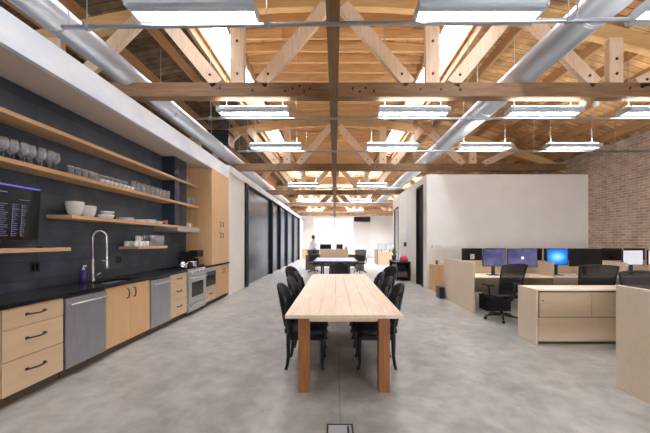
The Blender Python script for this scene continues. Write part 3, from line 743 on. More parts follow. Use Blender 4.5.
# bowls, plates
def bowl(x, y, z, r, h, lab, grp=None):
    return tag(MB().lathe([(0,z),(r*.5,z),(r*.78,z+h*.25),(r*.97,z+h*.7),(r,z+h),(r*.96,z+h),(r*.92,z+h*.7),(r*.72,z+h*.3),(0,z+.012)], (x,y,0), 26).build('bowl', 'porcelain'), lab, 'bowl', grp)
bowl(-3.42, 3.80, Z3, .10, .19, 'largest white bowl, at the near end of the bowl shelf')
bowl(-3.42, 4.01, Z3, .09, .16, 'white bowl right of the largest bowl on the bowl shelf')
bowl(-3.38, 4.29, Z3, .088, .065, 'low bottom bowl of the stack in the middle of the bowl shelf')
bowl(-3.38, 4.29, Z3+.0655, .088, .05, 'top bowl of the stack in the middle of the bowl shelf')
bowl(-3.34, 4.14, Z3, .045, .05, 'small shallow white dish left of the bowl stack')
t = thing('pepper_mill', 'small black mill behind the plates on the bowl shelf', 'mill', (-3.40, 4.46, Z3))
MB().lathe([(0,Z3),(.02,Z3),(.014,Z3+.04),(.02,Z3+.07),(0,Z3+.085)], (-3.40,4.46,0), 12).build('body', 'black', t)
def plate(x, y, z, r, lab, grp):
    return tag(MB().lathe([(0,z),(r*.6,z),(r,z+.012),(r,z+.016),(r*.6,z+.006),(0,z+.006)], (x,y,0), 28).build('plate', 'porcelain'), lab, 'plate', grp)
for j, (yy, r, n, lab) in enumerate(((4.70,.12,4,'dinner plate in the near stack on the bowl shelf'), (4.97,.125,3,'dinner plate in the middle stack on the bowl shelf'), (5.28,.13,5,'dinner plate in the far stack on the bowl shelf'))):
    for k in range(n): plate(-3.41, yy, Z3+k*.0125+.0003, r, 'white '+lab, lab+'s')
bowl(-3.39, 5.56, Z3, .075, .055, 'white bowl beside the far plate stack on the bowl shelf')
tag(MB().lathe([(0,Z3),(.035,Z3),(.045,Z3+.09),(.04,Z3+.09),(.03,Z3+.01),(0,Z3+.01)], (-3.38,5.76,0), 18).build('cup', 'pink'), 'dark pink cup on the bowl shelf beside the hood flue', 'cup')
def mug(x, y, z, lab, grp=None, r=.04, h=.09):
    t = thing('mug', lab, 'mug', (x, y, z), grp)
    MB().lathe([(0,z),(r*.95,z),(r,z+.01),(r,z+h),(r-.004,z+h),(r-.005,z+.01),(0,z+.01)], (x,y,0), 20).build('cup', 'porcelain', t)
    MB().tube([(x+r-.002,y,z+h*.8),(x+r+.028,y,z+h*.75),(x+r+.028,y,z+h*.3),(x+r-.002,y,z+h*.2)], .006, 8).build('handle', 'porcelain', t)
    return t
mug(-3.38, 6.56, Z3, 'white mug on the bowl shelf right of the hood flue, nearer one')
mug(-3.38, 6.70, Z3, 'white mug on the bowl shelf beside the tall cabinet')
mug(-3.50, 4.86, Z5, 'white mug at the near back corner of the short shelf')
mug(-3.345, 4.865, Z5, 'white mug at the near front corner of the short shelf')
mug(-3.345, 4.955, Z5, 'white mug second along the front of the short shelf')
mug(-3.345, 5.045, Z5, 'white mug third along the front of the short shelf')
mug(-3.345, 5.135, Z5, 'white mug fourth along the front of the short shelf, left of the tall glasses')
mug(-3.50, 4.96, Z5, 'white mug second along the back of the short shelf')
mug(-3.345, 4.91, Z5+.0905, 'white mug stacked on top of the others on the short shelf')
hb = thing('highball_glass', '', 'glass'); MB().lathe([(0,0),(.03,0),(.034,.2),(.032,.2),(.028,.01),(0,.01)], n=16).build('cup', 'glass', hb)
line(hb, [5.24,5.325,5.41,5.495,5.575], -3.33, Z5, 'tall glasses on the short shelf', 'tall clear highball glass at the far end of the short shelf', .02)
line(hb, [5.2,5.3,5.4,5.5], -3.46, Z5, 'tall glasses on the short shelf', 'tall clear highball glass at the far end of the short shelf', .02)
for k in [W, tm, uc, jr, hb]:
    if 'used' in k: del k['used']
for o in bpy.data.objects:
    if 'used' in o: del o['used']

# ------------------------------------------------------------------ dining table and chairs
TX0, TX1, TY0, TY1, TZ = -.49, .67, 2.825, 6.4, .78
t = thing('dining_table', 'long pale pine dining table on thick orange-brown legs in the middle of the floor', 'table', ((TX0+TX1)/2, (TY0+TY1)/2, 0))
pw = (TX1-TX0)/7
m_ = MB()
for i in range(7): m_.box(TX0+i*pw+.0006, TX0+(i+1)*pw-.0006, TY0, TY1, TZ-.035, TZ)
m_.build('tabletop', 'tabletop', t, bev=.002)
lx = [(-.365, -.255), (.435, .545)]
for yy in (2.865, 6.25):
    for a, b in lx: B(a, b, yy, yy+.11, 0, TZ-.036, bev=.004).build('leg', 'tableleg', t)
B(-.255, .435, 2.895, 2.92, TZ-.082, TZ-.036).build('apron', 'tableapron', t); B(-.255, .435, 6.30, 6.325, TZ-.082, TZ-.036).build('apron', 'tableapron', t)
for x in (-.32, .475): B(x, x+.025, 2.976, 6.25, TZ-.082, TZ-.036).build('apron', 'tableapron', t)

def make_chair():
    """faces +y; origin on the floor below the seat centre"""
    t = thing('dining_chair', '', 'chair')
    w, dp = .23, .25
    # seat cushion
    def sup(u, v, z, k=1.):
        a = 2*PI*u; c, s = math.cos(a), math.sin(a); e = .55
        return Vector((w*k*math.copysign(abs(c)**e, c)*(1-.06*(s < 0)), dp*k*math.copysign(abs(s)**e, s), z))
    m_ = MB(); prof = [(0,.40),(.9,.40),(1,.415),(1,.445),(.95,.475),(.75,.49),(0,.498)]
    rings = []
    for k, z in prof:
        if k == 0: rings.append([m_.bm.verts.new((0,0,z))]); continue
        rings.append([m_.bm.verts.new(sup(i/28, 0, z, k)) for i in range(28)])
    for i in range(len(rings)-1):
        A, Bq = rings[i], rings[i+1]
        for k in range(28):
            j = (k+1)%28
            if len(A) == 1: f = m_.bm.faces.new((A[0], Bq[j], Bq[k]))
            elif len(Bq) == 1: f = m_.bm.faces.new((A[k], A[j], Bq[0]))
            else: f = m_.bm.faces.new((A[k], A[j], Bq[j], Bq[k]))
            f.smooth = True
    m_.build('seat', 'chairblack', t)
    B(-.205, .205, -.20, .22, .345, .402, bev=.015).build('seat_frame', 'lacquer', t)
    # cabriole front legs, sabre rear legs
    for s in (-1, 1):
        MB().tube([(s*.185,.205,.40),(s*.195,.222,.33),(s*.19,.218,.22),(s*.18,.21,.10),(s*.18,.215,.04),(s*.185,.225,.014),(s*.19,.23,.0)], [.034,.034,.026,.019,.017,.021,.019], 10).build('leg', 'lacquer', t)
        MB().tube([(s*.185,-.18,.42),(s*.185,-.185,.30),(s*.183,-.185,.16),(s*.183,-.20,.05),(s*.183,-.215,.0)], [.030,.027,.022,.019,.019], 10).build('leg', 'lacquer', t)
    # curved, round-topped back
    def bk(u, v, off):
        a = (u-.5)*2
        z = .47 + v*.52 + (-.10*(abs(a)**2.6))*v
        hw = .245 - .03*(1-v)
        x = a*hw
        y = -.235 - .10*v + .075*a*a + off*(1-.3*v)
        return Vector((x, y, z))
    m_ = MB(); n = 12
    m_.grid(lambda u, v: bk(u, v, .03), n, n); m_.grid(lambda u, v: bk(u, v, -.03), n, n)
    vs = list(m_.bm.verts); N1 = (n+1)**2
    def idx(side, i, j): return vs[side*N1 + i*(n+1)+j]
    for i in range(n):
        for j in (0, n):
            f = m_.bm.faces.new((idx(0,i,j), idx(0,i+1,j), idx(1,i+1,j), idx(1,i,j))); f.smooth = True
        for j in (0, n):
            f = m_.bm.faces.new((idx(0,j,i), idx(0,j,i+1), idx(1,j,i+1), idx(1,j,i))); f.smooth = True
    m_.build('backrest', 'chairblack', t, subs=1)
    for s in (-1, 1):
        MB().tube([(s*.185,-.18,.40),(s*.20,-.175,.50),(s*.228,-.20,.72),(s*.225,-.235,.86)], [.026,.024,.02,.016], 10).build('back_post', 'lacquer', t)
    return t
CH = make_chair()
sideL = [('nearest black dining chair on the left side of the pine table', 3.57), ('second black dining chair from the camera on the left side of the pine table', 4.27), ('third black dining chair from the camera on the left side of the pine table', 4.97)]
sideR = [(a.replace('left side', 'right side'), y) for a, y in sideL]
G = 'black dining chairs around the pine table'
CH.location = (-.36, sideL[0][1], 0); CH.rotation_euler = (0,0,-PI/2); CH['label'] = sideL[0][0]; CH['group'] = G
for lab, yy in sideL[1:]: dup(CH, (-.36, yy, 0), -PI/2, lab, G)
for lab, yy in sideR: dup(CH, (.50, yy, 0), PI/2, lab, G)
dup(CH, (-.66, 5.95, 0), -PI/2-.35, 'black dining chair pulled out and turned at the pine table, far left', G)
dup(CH, (.92, 6.0, 0), PI/2+.4, 'black dining chair pulled out and turned at the far right of the pine table', G)
dup(CH, (.10, 6.75, 0), PI, 'black round-backed dining chair at the far end of the pine table', G)

# floor box
t = thing('floor_box', 'square steel floor outlet box set in the concrete at the bottom of the photo', 'floor outlet', (.04, 2.265, 0))
m_ = MB(); a0, a1, b0, b1 = -.067, .147, 2.155, 2.37
m_.box(a0, a1, b0, b0+.014, 0, .006); m_.box(a0, a1, b1-.014, b1, 0, .006); m_.box(a0, a0+.014, b0, b1, 0, .006); m_.box(a1-.014, a1, b0, b1, 0, .006)
m_.build('frame', 'black', t)
B(a0+.015, a1-.015, b0+.015, b1-.015, 0, .004).build('lid', 'lid', t)
B(a1-.05, a1-.035, b0+.04, b1-.03, .004, .006).build('latch', 'black', t)

# ------------------------------------------------------------------ office chairs
def make_task():
    """faces +y"""
    t = thing('office_chair', '', 'office chair')
    for k in range(5):
        a = 2*PI*k/5 + .3; c, s = math.cos(a), math.sin(a)
        l = MB().tube([(.03*c,.03*s,.10),(.16*c,.16*s,.095),(.30*c,.30*s,.07)], [.024,.02,.014], 8).build('leg', 'black', t)
        MB().cyl((.30*c-.022*s, .30*s+.022*c, .028), (.30*c+.022*s, .30*s-.022*c, .028), .028, 14).build('caster', 'black', l)
    MB().lathe([(0,.085),(.04,.085),(.04,.13),(.025,.14),(.025,.28),(.016,.28),(.016,.40),(0,.40)], n=16).build('gas_column', 'black', t)
    B(-.12, .12, -.12, .10, .39, .43, bev=.01).build('tilt_mechanism', 'black', t)
    m_ = MB(); m_.box(-.245, .245, -.20, .26, .43, .49, bev=.025); m_.build('seat', 'chairblack', t)
    def bk(u, v):
        a = (u-.5)*2; z = .54+v*.55
        return Vector((a*(.23+.04*v), -.23 - .13*v*v + .045*a*a - .02*math.sin(v*PI), z - .02*a*a*v))
    m_ = MB(); m_.grid(bk, 10, 12); m_.build('mesh_back', 'fabric', t, solid=.004)
    per = [bk(i/8, 0) for i in range(9)] + [bk(1, j/8) for j in range(1, 9)] + [bk(1-i/8, 1) for i in range(1, 9)] + [bk(0, 1-j/8) for j in range(1, 9)]
    MB().tube(per, .014, 8, caps=False).build('back_frame', 'black', t)
    MB().tube([(0,-.10,.41),(0,-.25,.43),(0,-.30,.55),(0,-.29,.75)], [.03,.028,.022,.016], 8).build('spine', 'black', t)
    for s in (-1, 1):
        am = MB().tube([(s*.22,-.02,.44),(s*.29,-.02,.46),(s*.30,-.02,.60),(s*.30,0,.66)], [.016,.018,.016,.014], 8).build('arm_support', 'black', t)
        B(s*.30-.04, s*.30+.04, -.13, .14, .66, .69, bev=.012).build('arm_pad', 'black', am)
    return t
TC = make_task()
TC.location = (3.20, 5.55, 0); TC.rotation_euler = (0,0, .22); TC['label'] = 'black mesh office chair in full view at the first desk behind the low cabinet'; TC['group'] = 'black mesh office chairs'
GO = 'black mesh office chairs'
dup(TC, (4.66, 5.28, 0), -.35, 'black mesh office chair behind the low cabinet, below the large black monitor', GO)
dup(TC, (4.08, 3.62, 0), PI-.35, 'black mesh office chair cut off by the right edge behind the near panel', GO)
dup(TC, (-1.0, 13.95, 0), PI+.15, 'far mesh chair at the left end of the pale blue meeting table', GO)
dup(TC, (1.22, 13.95, 0), PI-.15, 'far mesh chair at the right end of the pale blue meeting table', GO)
TCf = None

# ------------------------------------------------------------------ monitors
def monitor(name, label, x, y, w, h, zb, scr, rz=0, base=.745, imac=False, grp=None, back=False):
    """screen faces -y before rotation"""
    t = thing(name, label, 'monitor', (0,0,0), grp)
    hw = w/2; z0 = zb-base
    fr = MB().box(-hw, hw, -.012, .022, z0, z0+h, bev=.004); fr.build('bezel', 'black', t)
    if scr:
        s_ = B(-hw+.012, hw-.012, -.0145, -.012, z0+.012, z0+h-.012); 
        o = s_.build('screen', scr, t)
        # move texture origin to screen centre
        for v in o.data.vertices: v.co -= Vector((0,0,z0+h/2))
        o.location = (0,0,z0+h/2)
        if imac: MB().lathe([(0,-.03),(.028,-.015),(.03,0),(.02,.03),(0,.035)], (0,-.016,0), 12, sy=.03).build('emblem', 'scr_logo', o)
    if back: 
        B(-.05, .05, .022, .046, z0+h*.25, z0+h*.6, bev=.002).build('mount_plate', 'plate', t)
    MB().box(-.035, .035, .022, .045, .01, z0+h*.5).build('neck', 'steel' if imac else 'black', t)
    B(-.12, .12, -.07, .12, 0, .012, bev=.004).build('foot', 'steel' if imac else 'black', t)
    t.location = (x, y, base); t.rotation_euler = (0,0,rz)
    return t

# ------------------------------------------------------------------ workstation pod behind the cabinet
DZ = .72
PX = [2.94, 4.72, 6.30, 7.95]
t = thing('workstation', 'pale wood double-sided workstation with end panel and dividers in front of the brick wall', 'desk', (5.4, 6.88, 0))
B(2.90, 2.94, 6.06, 7.70, 0, 1.06, bev=.003).build('end_panel', 'desk', t)
B(2.94, 7.95, 6.86, 6.90, .30, 1.05, bev=.003).build('spine_panel', 'desk_dark', t)
for i in range(3):
    B(PX[i]+.002, PX[i+1]-.022, 6.10, 6.858, DZ, DZ+.025, bev=.002).build('desktop', 'desk', t)
    B(PX[i]+.002, PX[i+1]-.022, 6.902, 7.66, DZ, DZ+.025, bev=.002).build('desktop', 'desk', t)
for i in (1, 2, 3):
    B(PX[i]-.02, PX[i]+.0, 6.22, 6.858, 0, 1.05, bev=.002).build('divider', 'desk', t)
    B(PX[i]-.02, PX[i]+.0, 6.902, 7.12, 0, 1.05, bev=.002).build('divider', 'desk', t)
ZT = DZ+.0255
def mx(px, y): return (px-335)*y/289
monitor('monitor', 'purple-blue lit monitor at the left of the first desk', 3.575, 6.50, .51, .40, 1.50-.56, 'scr_g', 0, ZT, grp='monitors on the workstation')
monitor('computer', 'wide all-in-one computer with a purple-blue screen and pale emblem on the first desk', 4.21, 6.50, .67, .42, .92, 'scr_g', 0, ZT, imac=True)
monitor('monitor', 'bright blue monitor angled on the middle desk', 5.00, 6.51, .50, .37, .97, 'scr_b', .06, ZT)
monitor('monitor', 'large black switched-off monitor on the middle desk beside the blue one', 5.64, 6.50, .73, .40, .94, 'blackgloss', -.0, ZT)
monitor('monitor', 'white-screened monitor on the last desk by the brick wall', 6.69, 6.50, .46, .34, .97, 'scr_w', 0, ZT)
monitor('monitor', 'white-screened monitor cut off by the right edge of the photo', 7.28, 6.50, .50, .34, .97, 'scr_w', 0, ZT)
for i, (x, lab) in enumerate(((3.43,'black monitor back with a pale stand, leftmost behind the first desk'), (4.02,'black monitor back behind the wide computer'), (4.93,'black monitor back between the first and middle desks'),
        (5.49,'black monitor back behind the blue screen'), (6.1,'black monitor back behind the large black monitor'), (6.93,'black monitor back beside the white screen'), (7.5,'black monitor back nearest the brick wall'))):
    monitor('monitor', lab, x, 7.25, .50, .36, .97, None, PI, ZT, back=(i in (0, 2)), grp='monitor backs on the far side of the workstation')
# desk bits
for x, lab in ((3.95,'white keyboard on the first desk'), (5.3,'white keyboard on the middle desk'), (6.95,'white keyboard on the last desk')):
    k = thing('keyboard', lab, 'keyboard', (x, 6.24, ZT))
    B(x-.21, x+.21, 6.19, 6.30, ZT, ZT+.012, bev=.003).build('base', 'plate', k)
    kk = MB()
    for r in range(4):
        for q in range(12): kk.box(x-.2+q*.0335, x-.172+q*.0335, 6.20+r*.024, 6.22+r*.024, ZT+.012, ZT+.017)
    kk.build('keys', 'porcelain', k)
t = thing('storage_box', 'black equipment box on the floor under the first desk', 'box', (3.52, 6.35, 0))
B(3.26, 3.78, 6.20, 6.55, 0, .30, bev=.01).build('body', 'black', t); B(3.25, 3.79, 6.19, 6.56, .30, .33, bev=.005).build('lid', 'black', t)
t = thing('desk_phone', 'small black phone standing on the left end of the workstation behind the end panel', 'phone', (3.05, 7.3, ZT))
B(2.98, 3.14, 7.22, 7.4, ZT, ZT+.05, bev=.01).build('base', 'black', t); B(2.99, 3.04, 7.2, 7.4, ZT+.051, ZT+.09, bev=.012).build('handset', 'black', t)
tag(B(2.74, 2.87, 7.55, 7.85, 0, .30, bev=.01).build('waste_bin', 'black'), 'small black bin on the floor beside the workstation end panel', 'bin')

# low cabinet in front of it
def credenza():
    x0, x1, y0, y1 = 2.93, 6.10, 4.21, 4.63
    t = thing('low_cabinet', 'long low pale wood storage cabinet with small doors above wide drawers, beside the mesh chair', 'cabinet', ((x0+x1)/2, (y0+y1)/2, 0))
    B(x0, x0+.03, y0, y1, 0, .775, bev=.002).build('end_panel', 'desk', t)
    B(x0, x1, y0-.0, y1, .776, .80, bev=.002).build('top', 'desk', t)
    B(x0+.031, x1, y0+.02, y1, .04, .775).build('body', 'black', t)
    for i in range(4):
        a = x0+.045+i*.765
        B(a+.004, a+.76, y0+.0, y0+.02, .40, .755, bev=.002).build('door', 'desk_dark', t)
        if i == 0: MB().cyl((a+.05, y0-.004, .64), (a+.05, y0, .64), .011, 10).build('lock', 'handle', t)
    for i in range(2):
        a = x0+.035+i*1.53
        B(a+.003, a+1.525, y0+.0, y0+.02, .045, .39, bev=.002).build('drawer', 'desk_dark', t)
    B(x0+.031, x1, y0+.03, y1-.02, 0, .04).build('plinth', 'toe', t)
credenza()
# near workstation at the right edge
t = thing('workstation', 'pale wood workstation whose tall end panel fills the lower right edge of the photo', 'desk', (3.5, 2.2, 0))
B(2.90, 2.94, 1.35, 2.985, 0, 1.05, bev=.003).build('end_panel', 'desk', t)
B(2.94, 6.6, 2.12, 2.16, .3, 1.03).build('spine_panel', 'desk_dark', t)
B(2.942, 4.7, 2.162, 2.93, DZ, DZ+.025, bev=.002).build('desktop', 'desk', t); B(2.942, 4.7, 1.39, 2.118, DZ, DZ+.025, bev=.002).build('desktop', 'desk', t)
B(4.7, 4.72, 1.39, 2.118, 0, 1.03).build('divider', 'desk', t); B(4.7, 4.72, 2.162, 2.93, 0, 1.03).build('divider', 'desk', t)

# small drawer cabinet against the white wall
t = thing('drawer_cabinet', 'small two-drawer maple cabinet against the white partition wall corner', 'cabinet', (3.20, 8.9, 0))
B(2.98, 3.42, 8.66, 9.10, 0, .80, bev=.003).build('body', 'maple_z', t)
B(2.985, 3.415, 8.642, 8.66, .03, .40, bev=.002).build('drawer', 'maple_z', t); B(2.985, 3.415, 8.642, 8.66, .41, .79, bev=.002).build('drawer', 'maple_z', t)
tag(MB().lathe([(0,.8),(.04,.8),(.045,.9),(.035,.93),(0,.93)], (3.12,8.85,0), 14).build('jar', 'walnut'), 'small brown jar on top of the two-drawer cabinet', 'jar')
t = thing('switch_plate', 'white switch plates on the partition wall above the two-drawer cabinet', 'switch', (3.15, YR-.01, 1.28))
B(3.02, 3.12, YR-.008, YR-.0005, 1.29, 1.40, bev=.002).build('plate', 'plate', t); B(3.16, 3.36, YR-.008, YR-.0005, 1.29, 1.40, bev=.002).build('plate', 'plate', t)
B(3.05, 3.09, YR-.012, YR-.008, 1.32, 1.37).build('rocker', 'pipe', t); B(3.2, 3.24, YR-.012, YR-.008, 1.32, 1.37).build('rocker', 'plate', t)
# plain grey fitting on corridor side, gives no light
t = thing('wall_fitting', 'tall narrow grey wall fitting on the corridor side of the white partition', 'wall fitting', (XR-.03, 11.9, 1.3))
B(XR-.035, XR-.001, 11.72, 12.05, 1.48, 2.2, bev=.005).build('panel', 'soffit', t); B(XR-.04, XR-.001, 11.72, 12.05, 1.3, 1.47, bev=.005).build('box', 'black', t)

# black rack with plant and red bag
t = thing('low_rack', 'low black two-tier rack against the white corridor wall', 'rack', (2.6, 11.7, 0))
for x in (2.36, 2.82):
    for yy in (11.0, 12.5): B(x, x+.04, yy, yy+.04, 0, .68).build('leg', 'black', t)
for z in (.12, .40): B(2.36, 2.86, 11.0, 12.54, z, z+.03).build('shelf', 'black', t)
B(2.84, 2.86, 11.04, 12.5, .03, .68).build('back_panel', 'black', t); B(2.40, 2.82, 12.49, 12.51, .03, .68).build('end_panel', 'black', t)
B(2.34, 2.88, 10.98, 12.56, .681, .72, bev=.003).build('top', 'black', t)
for i, (x, yy, z, w, d, h, mt, lab) in enumerate(((2.42,11.08,.151,.36,.5,.2,'walnut','brown box on the bottom tier of the black rack'), (2.42,11.08,.431,.3,.6,.16,'black','black box on the middle tier of the black rack'), (2.45,11.9,.431,.3,.45,.12,'plate','pale box on the middle tier of the black rack, farther one'))):
    bx = thing('box', lab, 'box', (x+w/2, yy+d/2, z)); B(x, x+w, yy, yy+d, z, z+h-.02, bev=.004).build('body', mt, bx); B(x-.004, x+w+.004, yy-.004, yy+d+.004, z+h-.02, z+h, bev=.004).build('lid', mt, bx)
t = thing('bag', 'bright red bag on top of the black rack', 'bag', (2.68, 11.25, .72))
MB().lathe([(0,.7205),(.13,.7205),(.165,.78),(.15,.88),(.10,.94),(0,.95)], (2.68,11.25,0), 20, sy=.7).build('body', 'red', t)
MB().tube([(2.60,11.25,.92),(2.63,11.25,1.0),(2.72,11.25,1.0),(2.76,11.25,.92)], .01, 8).build('handle', 'red', t)
def plant(x, y, z, lab, r=.09, hp=.2, hl=.42):
    t = thing('potted_plant', lab, 'plant', (x, y, z))
    MB().lathe([(0,z),(r*.75,z),(r,z+hp),(r*.9,z+hp),(r*.85,z+hp-.03),(0,z+hp-.03)], (x,y,0), 18).build('pot', 'pot', t)
    m_ = MB(); rnd = random.Random(3)
    for k in range(34):
        a = rnd.random()*2*PI; L = hl*rnd.uniform(.6,1); sp_ = rnd.uniform(.1,.45); wd = .022
        c, s = math.cos(a), math.sin(a); prev = None
        for q in range(5):
            f = q/4; rr = L*sp_*f*1.4; zz = z+hp-.03 + L*(f - .25*f*f*sp_*2); w_ = wd*math.sin(PI*min(.97, f*.9+.08))
            p0 = m_.bm.verts.new((x+c*rr - s*w_, y+s*rr + c*w_, zz)); p1 = m_.bm.verts.new((x+c*rr + s*w_, y+s*rr - c*w_, zz))
            if prev: m_.bm.faces.new((prev[0], prev[1], p1, p0))
            prev = (p0, p1)
    m_.build('leaves', 'leaf', t)
plant(2.50, 12.25, .7205, 'leafy plant in a dark pot on the far end of the black rack', r=.1)

# ------------------------------------------------------------------ meeting table (pale blue top, navy rim)
t = thing('meeting_table', 'pale blue-grey meeting table with navy rim on black legs beyond the dining table', 'table', (.02, 12.2, 0))
B(-.80, .84, 10.85, 13.45, .735, .755, bev=.003).build('tabletop', 'pingpong', t)
m_ = MB(); m_.box(-.83, -.801, 10.82, 13.48, .70, .765); m_.box(.841, .87, 10.82, 13.48, .70, .765); m_.box(-.801, .841, 13.451, 13.48, .70, .765); m_.box(-.801, .841, 10.82, 10.849, .70, .757); m_.build('rim', 'navy', t)
for x in (-.55, .53):
    for yy in (11.2, 13.0): B(x, x+.06, yy, yy+.06, .02, .734).build('leg', 'black', t)
    B(x-.01, x+.07, 11.1, 13.2, 0, .03, bev=.004).build('foot_rail', 'black', t)

# far workstation
t = thing('workstation', 'far workstation with pale wood screen and walnut end cabinets beyond the meeting table', 'desk', (0, 15.8, 0))
for a, b in ((-1.55,-1.12), (1.12,1.53)):
    B(a, b, 15.2, 16.6, 0, .78, bev=.003).build('end_cabinet', 'walnut', t)
B(-1.55, 1.53, 15.6, 16.5, .781, .81, bev=.003).build('desktop', 'maple', t)
B(-.80, .72, 15.4, 15.44, .52, 1.10, bev=.003).build('screen_panel', 'maple', t)
B(-1.12, 1.12, 16.2, 16.24, .1, .78).build('modesty_panel', 'walnut', t)
B(-1.53, -1.25, 15.4, 15.44, .785, 1.04, bev=.003).build('screen_panel', 'maple', t)
for s in (-.79, .69): B(s, s+.03, 15.44, 15.6, .60, .78).build('bracket', 'black', t)
ZF = .811
for x, w, lab in ((-.52,.62,'black monitor on the far workstation, left of its middle'), (.25,.36,'small black monitor on the far workstation, right of its middle'), (.02-.0,.0,'')):
    if w: monitor('monitor', lab, x, 15.95, w, .36, .99, 'blackgloss', 0, ZF, grp='monitors on the far workstation')
tag(MB().lathe([(0,ZF),(.06,ZF),(.075,ZF+.3),(.04,ZF+.42),(0,ZF+.43)], (.60,15.9,0), 14).build('vase', 'red'), 'reddish vase on the right end of the far workstation', 'vase')
# far right workstation
t = thing('workstation', 'far wood workstation cluster seen past the corner of the white partition', 'desk', (3.2, 19.2, 0))
B(2.72, 2.77, 18.6, 20.0, 0, .98, bev=.003).build('end_panel', 'walnut', t)
B(2.77, 3.7, 18.6, 18.64, 0, .84, bev=.003).build('front_panel', 'maple', t)
B(2.77, 4.6, 18.64, 20.0, .76, .79, bev=.003).build('desktop', 'maple', t)
monitor('monitor', 'white-lit monitor on the far right workstation, left one', 3.05, 19.0, .5, .42, .93, 'scr_w', .0, .7905, grp='monitors on the far right workstation')
monitor('monitor', 'white-lit monitor on the far right workstation, right one', 3.6, 19.0, .5, .42, .93, 'scr_w', -.0, .7905, grp='monitors on the far right workstation')
t = thing('side_cabinet', 'small pink-brown wood cabinet against the far wall at the end of the dark doors', 'cabinet', (-3.2+.6, 26.6, 0))
B(-2.93, -2.55, 25.6, 26.2, 0, .85, bev=.003).build('body', 'maple_z', t); B(-2.92, -2.56, 25.58, 25.6, .05, .42).build('door', 'maple_z', t); B(-2.92, -2.56, 25.58, 25.6, .44, .83).build('door', 'maple_z', t)
# black vent unit on far wall
t = thing('air_vent', 'black louvred vent high on the far wall above the slatted shutter', 'vent', (2.55, YF-.1, 3.4))
B(fx(354), fx(370), YF-.14, YF-.001, 3.36, 3.80, bev=.01).build('frame', 'black', t)
for k in range(5): B(fx(354)+.05, fx(370)-.05, YF-.16, YF-.14, 3.41+k*.075, 3.445+k*.075).build('louvre', 'dark', t)

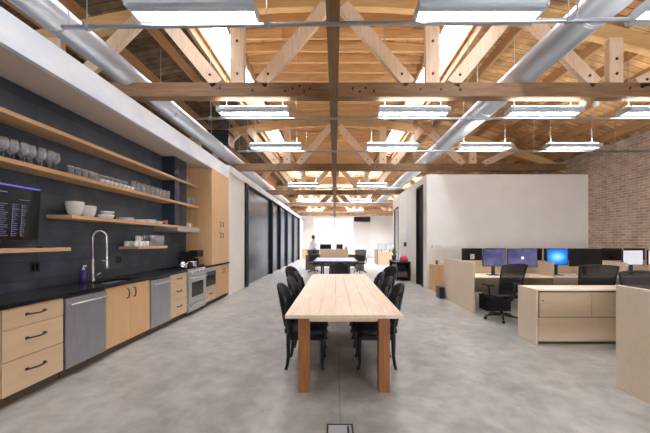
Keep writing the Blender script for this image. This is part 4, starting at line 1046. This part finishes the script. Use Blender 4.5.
# ------------------------------------------------------------------ person standing behind the far workstation
def person(x, y):
    t = thing('person', 'person with dark hair in a white shirt and dark trousers standing behind the far workstation', 'person', (0,0,0))
    def skin(name, nodes, edges_, m, root=0, subs=2):
        me = bpy.data.meshes.new(name); me.from_pydata([n[:3] for n in nodes], edges_, []); 
        o = bpy.data.objects.new(name, me); COL.objects.link(o); o.parent = t; me.materials.append(M[m])
        md = o.modifiers.new('skin', 'SKIN'); md.use_smooth_shade = True
        for i, n in enumerate(nodes):
            sv = me.skin_vertices[0].data[i]; r = n[3]; sv.radius = r if isinstance(r, tuple) else (r, r); sv.use_root = (i == root)
        ms = o.modifiers.new('sub', 'SUBSURF'); ms.levels = subs; ms.render_levels = subs
        return o
    body = [(0,0,.95,(.15,.11)), (0,0,1.15,(.145,.10)), (0,.01,1.36,(.17,.11)), (0,0,1.47,(.12,.08)), (0,0,1.54,(.055,.055)), (0,-.01,1.60,(.055,.06)), (0,-.015,1.68,(.075,.095)), (0,-.01,1.77,(.06,.08)),
            (.10,0,.90,(.10,.10)), (.11,-.01,.50,.062), (.11,.01,.10,.042), (.12,-.10,.04,(.04,.03)), (-.10,0,.90,(.10,.10)), (-.11,-.01,.50,.062), (-.11,.01,.10,.042), (-.12,-.10,.04,(.04,.03)),
            (.20,0,1.43,.058), (.27,-.02,1.16,.045), (.24,-.20,1.02,.034), (.22,-.27,1.00,(.035,.02)), (-.20,0,1.43,.058), (-.27,-.02,1.16,.045), (-.24,-.20,1.02,.034), (-.22,-.27,1.00,(.035,.02))]
    ed = [(0,1),(1,2),(2,3),(3,4),(4,5),(5,6),(6,7),(0,8),(8,9),(9,10),(10,11),(0,12),(12,13),(13,14),(14,15),(3,16),(16,17),(17,18),(18,19),(3,20),(20,21),(21,22),(22,23)]
    skin('body', body, ed, 'skin')
    sh = [(0,0,.95,(.165,.125)), (0,0,1.15,(.16,.115)), (0,.01,1.36,(.185,.125)), (0,0,1.46,(.13,.09)), (0,0,1.51,(.07,.07)), (.20,0,1.43,.072), (.27,-.02,1.16,.06), (.25,-.15,1.06,.05), (-.20,0,1.43,.072), (-.27,-.02,1.16,.06), (-.25,-.15,1.06,.05)]
    skin('shirt', sh, [(0,1),(1,2),(2,3),(3,4),(3,5),(5,6),(6,7),(3,8),(8,9),(9,10)], 'shirt')
    tr_ = [(0,0,.98,(.165,.125)), (.10,0,.88,(.115,.115)), (.11,-.01,.50,.078), (.11,.01,.08,.062), (-.10,0,.88,(.115,.115)), (-.11,-.01,.50,.078), (-.11,.01,.08,.062)]
    skin('trousers', tr_, [(0,1),(1,2),(2,3),(0,4),(4,5),(5,6)], 'trousers')
    MB().lathe([(0,1.90),(.05,1.885),(.09,1.84),(.10,1.77),(.095,1.70),(.075,1.66),(.0,1.66)], (0,.03,0), 18, sy=1.05).build('hair', 'hair', t)
    for s in (-1, 1):
        MB().lathe([(0,-.018),(.01,-.01),(.012,0),(.01,.014),(0,.02)], (s*.082,.0,1.72), 10).build('ear', 'skin', t)
        MB().lathe([(0,-.008),(.007,-.004),(.008,0),(.007,.004),(0,.008)], (s*.032,-.105,1.73), 8).build('eye', 'hair', t)
        hb_ = MB()
        for k in range(5):
            xx = s*(.22-.02*(k-2)); L = (.06,.085,.09,.085,.07)[k]
            hb_.tube([(xx,-.28,1.0),(xx,-.28-L*.6,.99),(xx,-.28-L,.97)], [.009,.008,.006], 6)
        hb_.build('hand', 'skin', t)
        B(s*.12-.045, s*.12+.045, -.20, .07, 0, .07, bev=.02).build('shoe', 'hair', t)
    MB().tube([(0,-.10,1.73),(0,-.125,1.695),(0,-.105,1.685)], [.008,.014,.01], 8).build('nose', 'skin', t)
    B(-.022, .022, -.108, -.098, 1.655, 1.662).build('mouth', 'red', t)
    t.location = (x, y, 0); t.rotation_euler = (0,0,2.5)
    return t
person(-1.26, 17.1)

# ------------------------------------------------------------------ world, portals, camera
w = bpy.data.worlds.new('World'); SC.world = w; w.use_nodes = True; nt = w.node_tree
bg = nt.nodes['Background']
sky = nt.nodes.new('ShaderNodeTexSky'); sky.sky_type = 'HOSEK_WILKIE'
sky.turbidity = 6; sky.ground_albedo = .5; sky.sun_direction = Vector((.3, .5, .8)).normalized()
mixn = nt.nodes.new('ShaderNodeMix'); mixn.data_type = 'RGBA'; mixn.inputs['Factor'].default_value = .75
nt.links.new(sky.outputs['Color'], mixn.inputs[6]); mixn.inputs[7].default_value = (.93,.95,1.0,1)
nt.links.new(mixn.outputs[2], bg.inputs['Color']); bg.inputs['Strength'].default_value = 15.0
def portal(loc, rot, sx, sy):
    l = bpy.data.lights.new('daylight_portal', 'AREA'); l.shape = 'RECTANGLE'; l.size = sx; l.size_y = sy; l.cycles.is_portal = True
    o = bpy.data.objects.new('daylight_portal', l); COL.objects.link(o); o.location = loc; o.rotation_euler = rot
for x0, x1, y0, y1 in SKY: portal(((x0+x1)/2, (y0+y1)/2, 6.6), (0,0,0), (x1-x0)+.1, (y1-y0)+.1)
for a, b in WIN: portal(((a+b)/2, YB-.25, 1.4), (PI/2,0,0), b-a, 2.3)
for o in bpy.data.objects:
    if o.name.startswith('daylight_portal'): pass

cam = bpy.data.cameras.new('camera'); co = bpy.data.objects.new('camera', cam); COL.objects.link(co)
co.location = (0,0,1.5); co.rotation_euler = (PI/2,0,0)
cam.sensor_width = 36; cam.lens = 289/650*36; cam.shift_x = -10/650; cam.shift_y = 25/650; cam.clip_end = 200
SC.camera = co
SC.view_settings.view_transform = 'Standard'; SC.view_settings.look = 'None'; SC.view_settings.gamma = 1; SC.view_settings.use_curve_mapping = False
SC.view_settings.exposure = 1.68
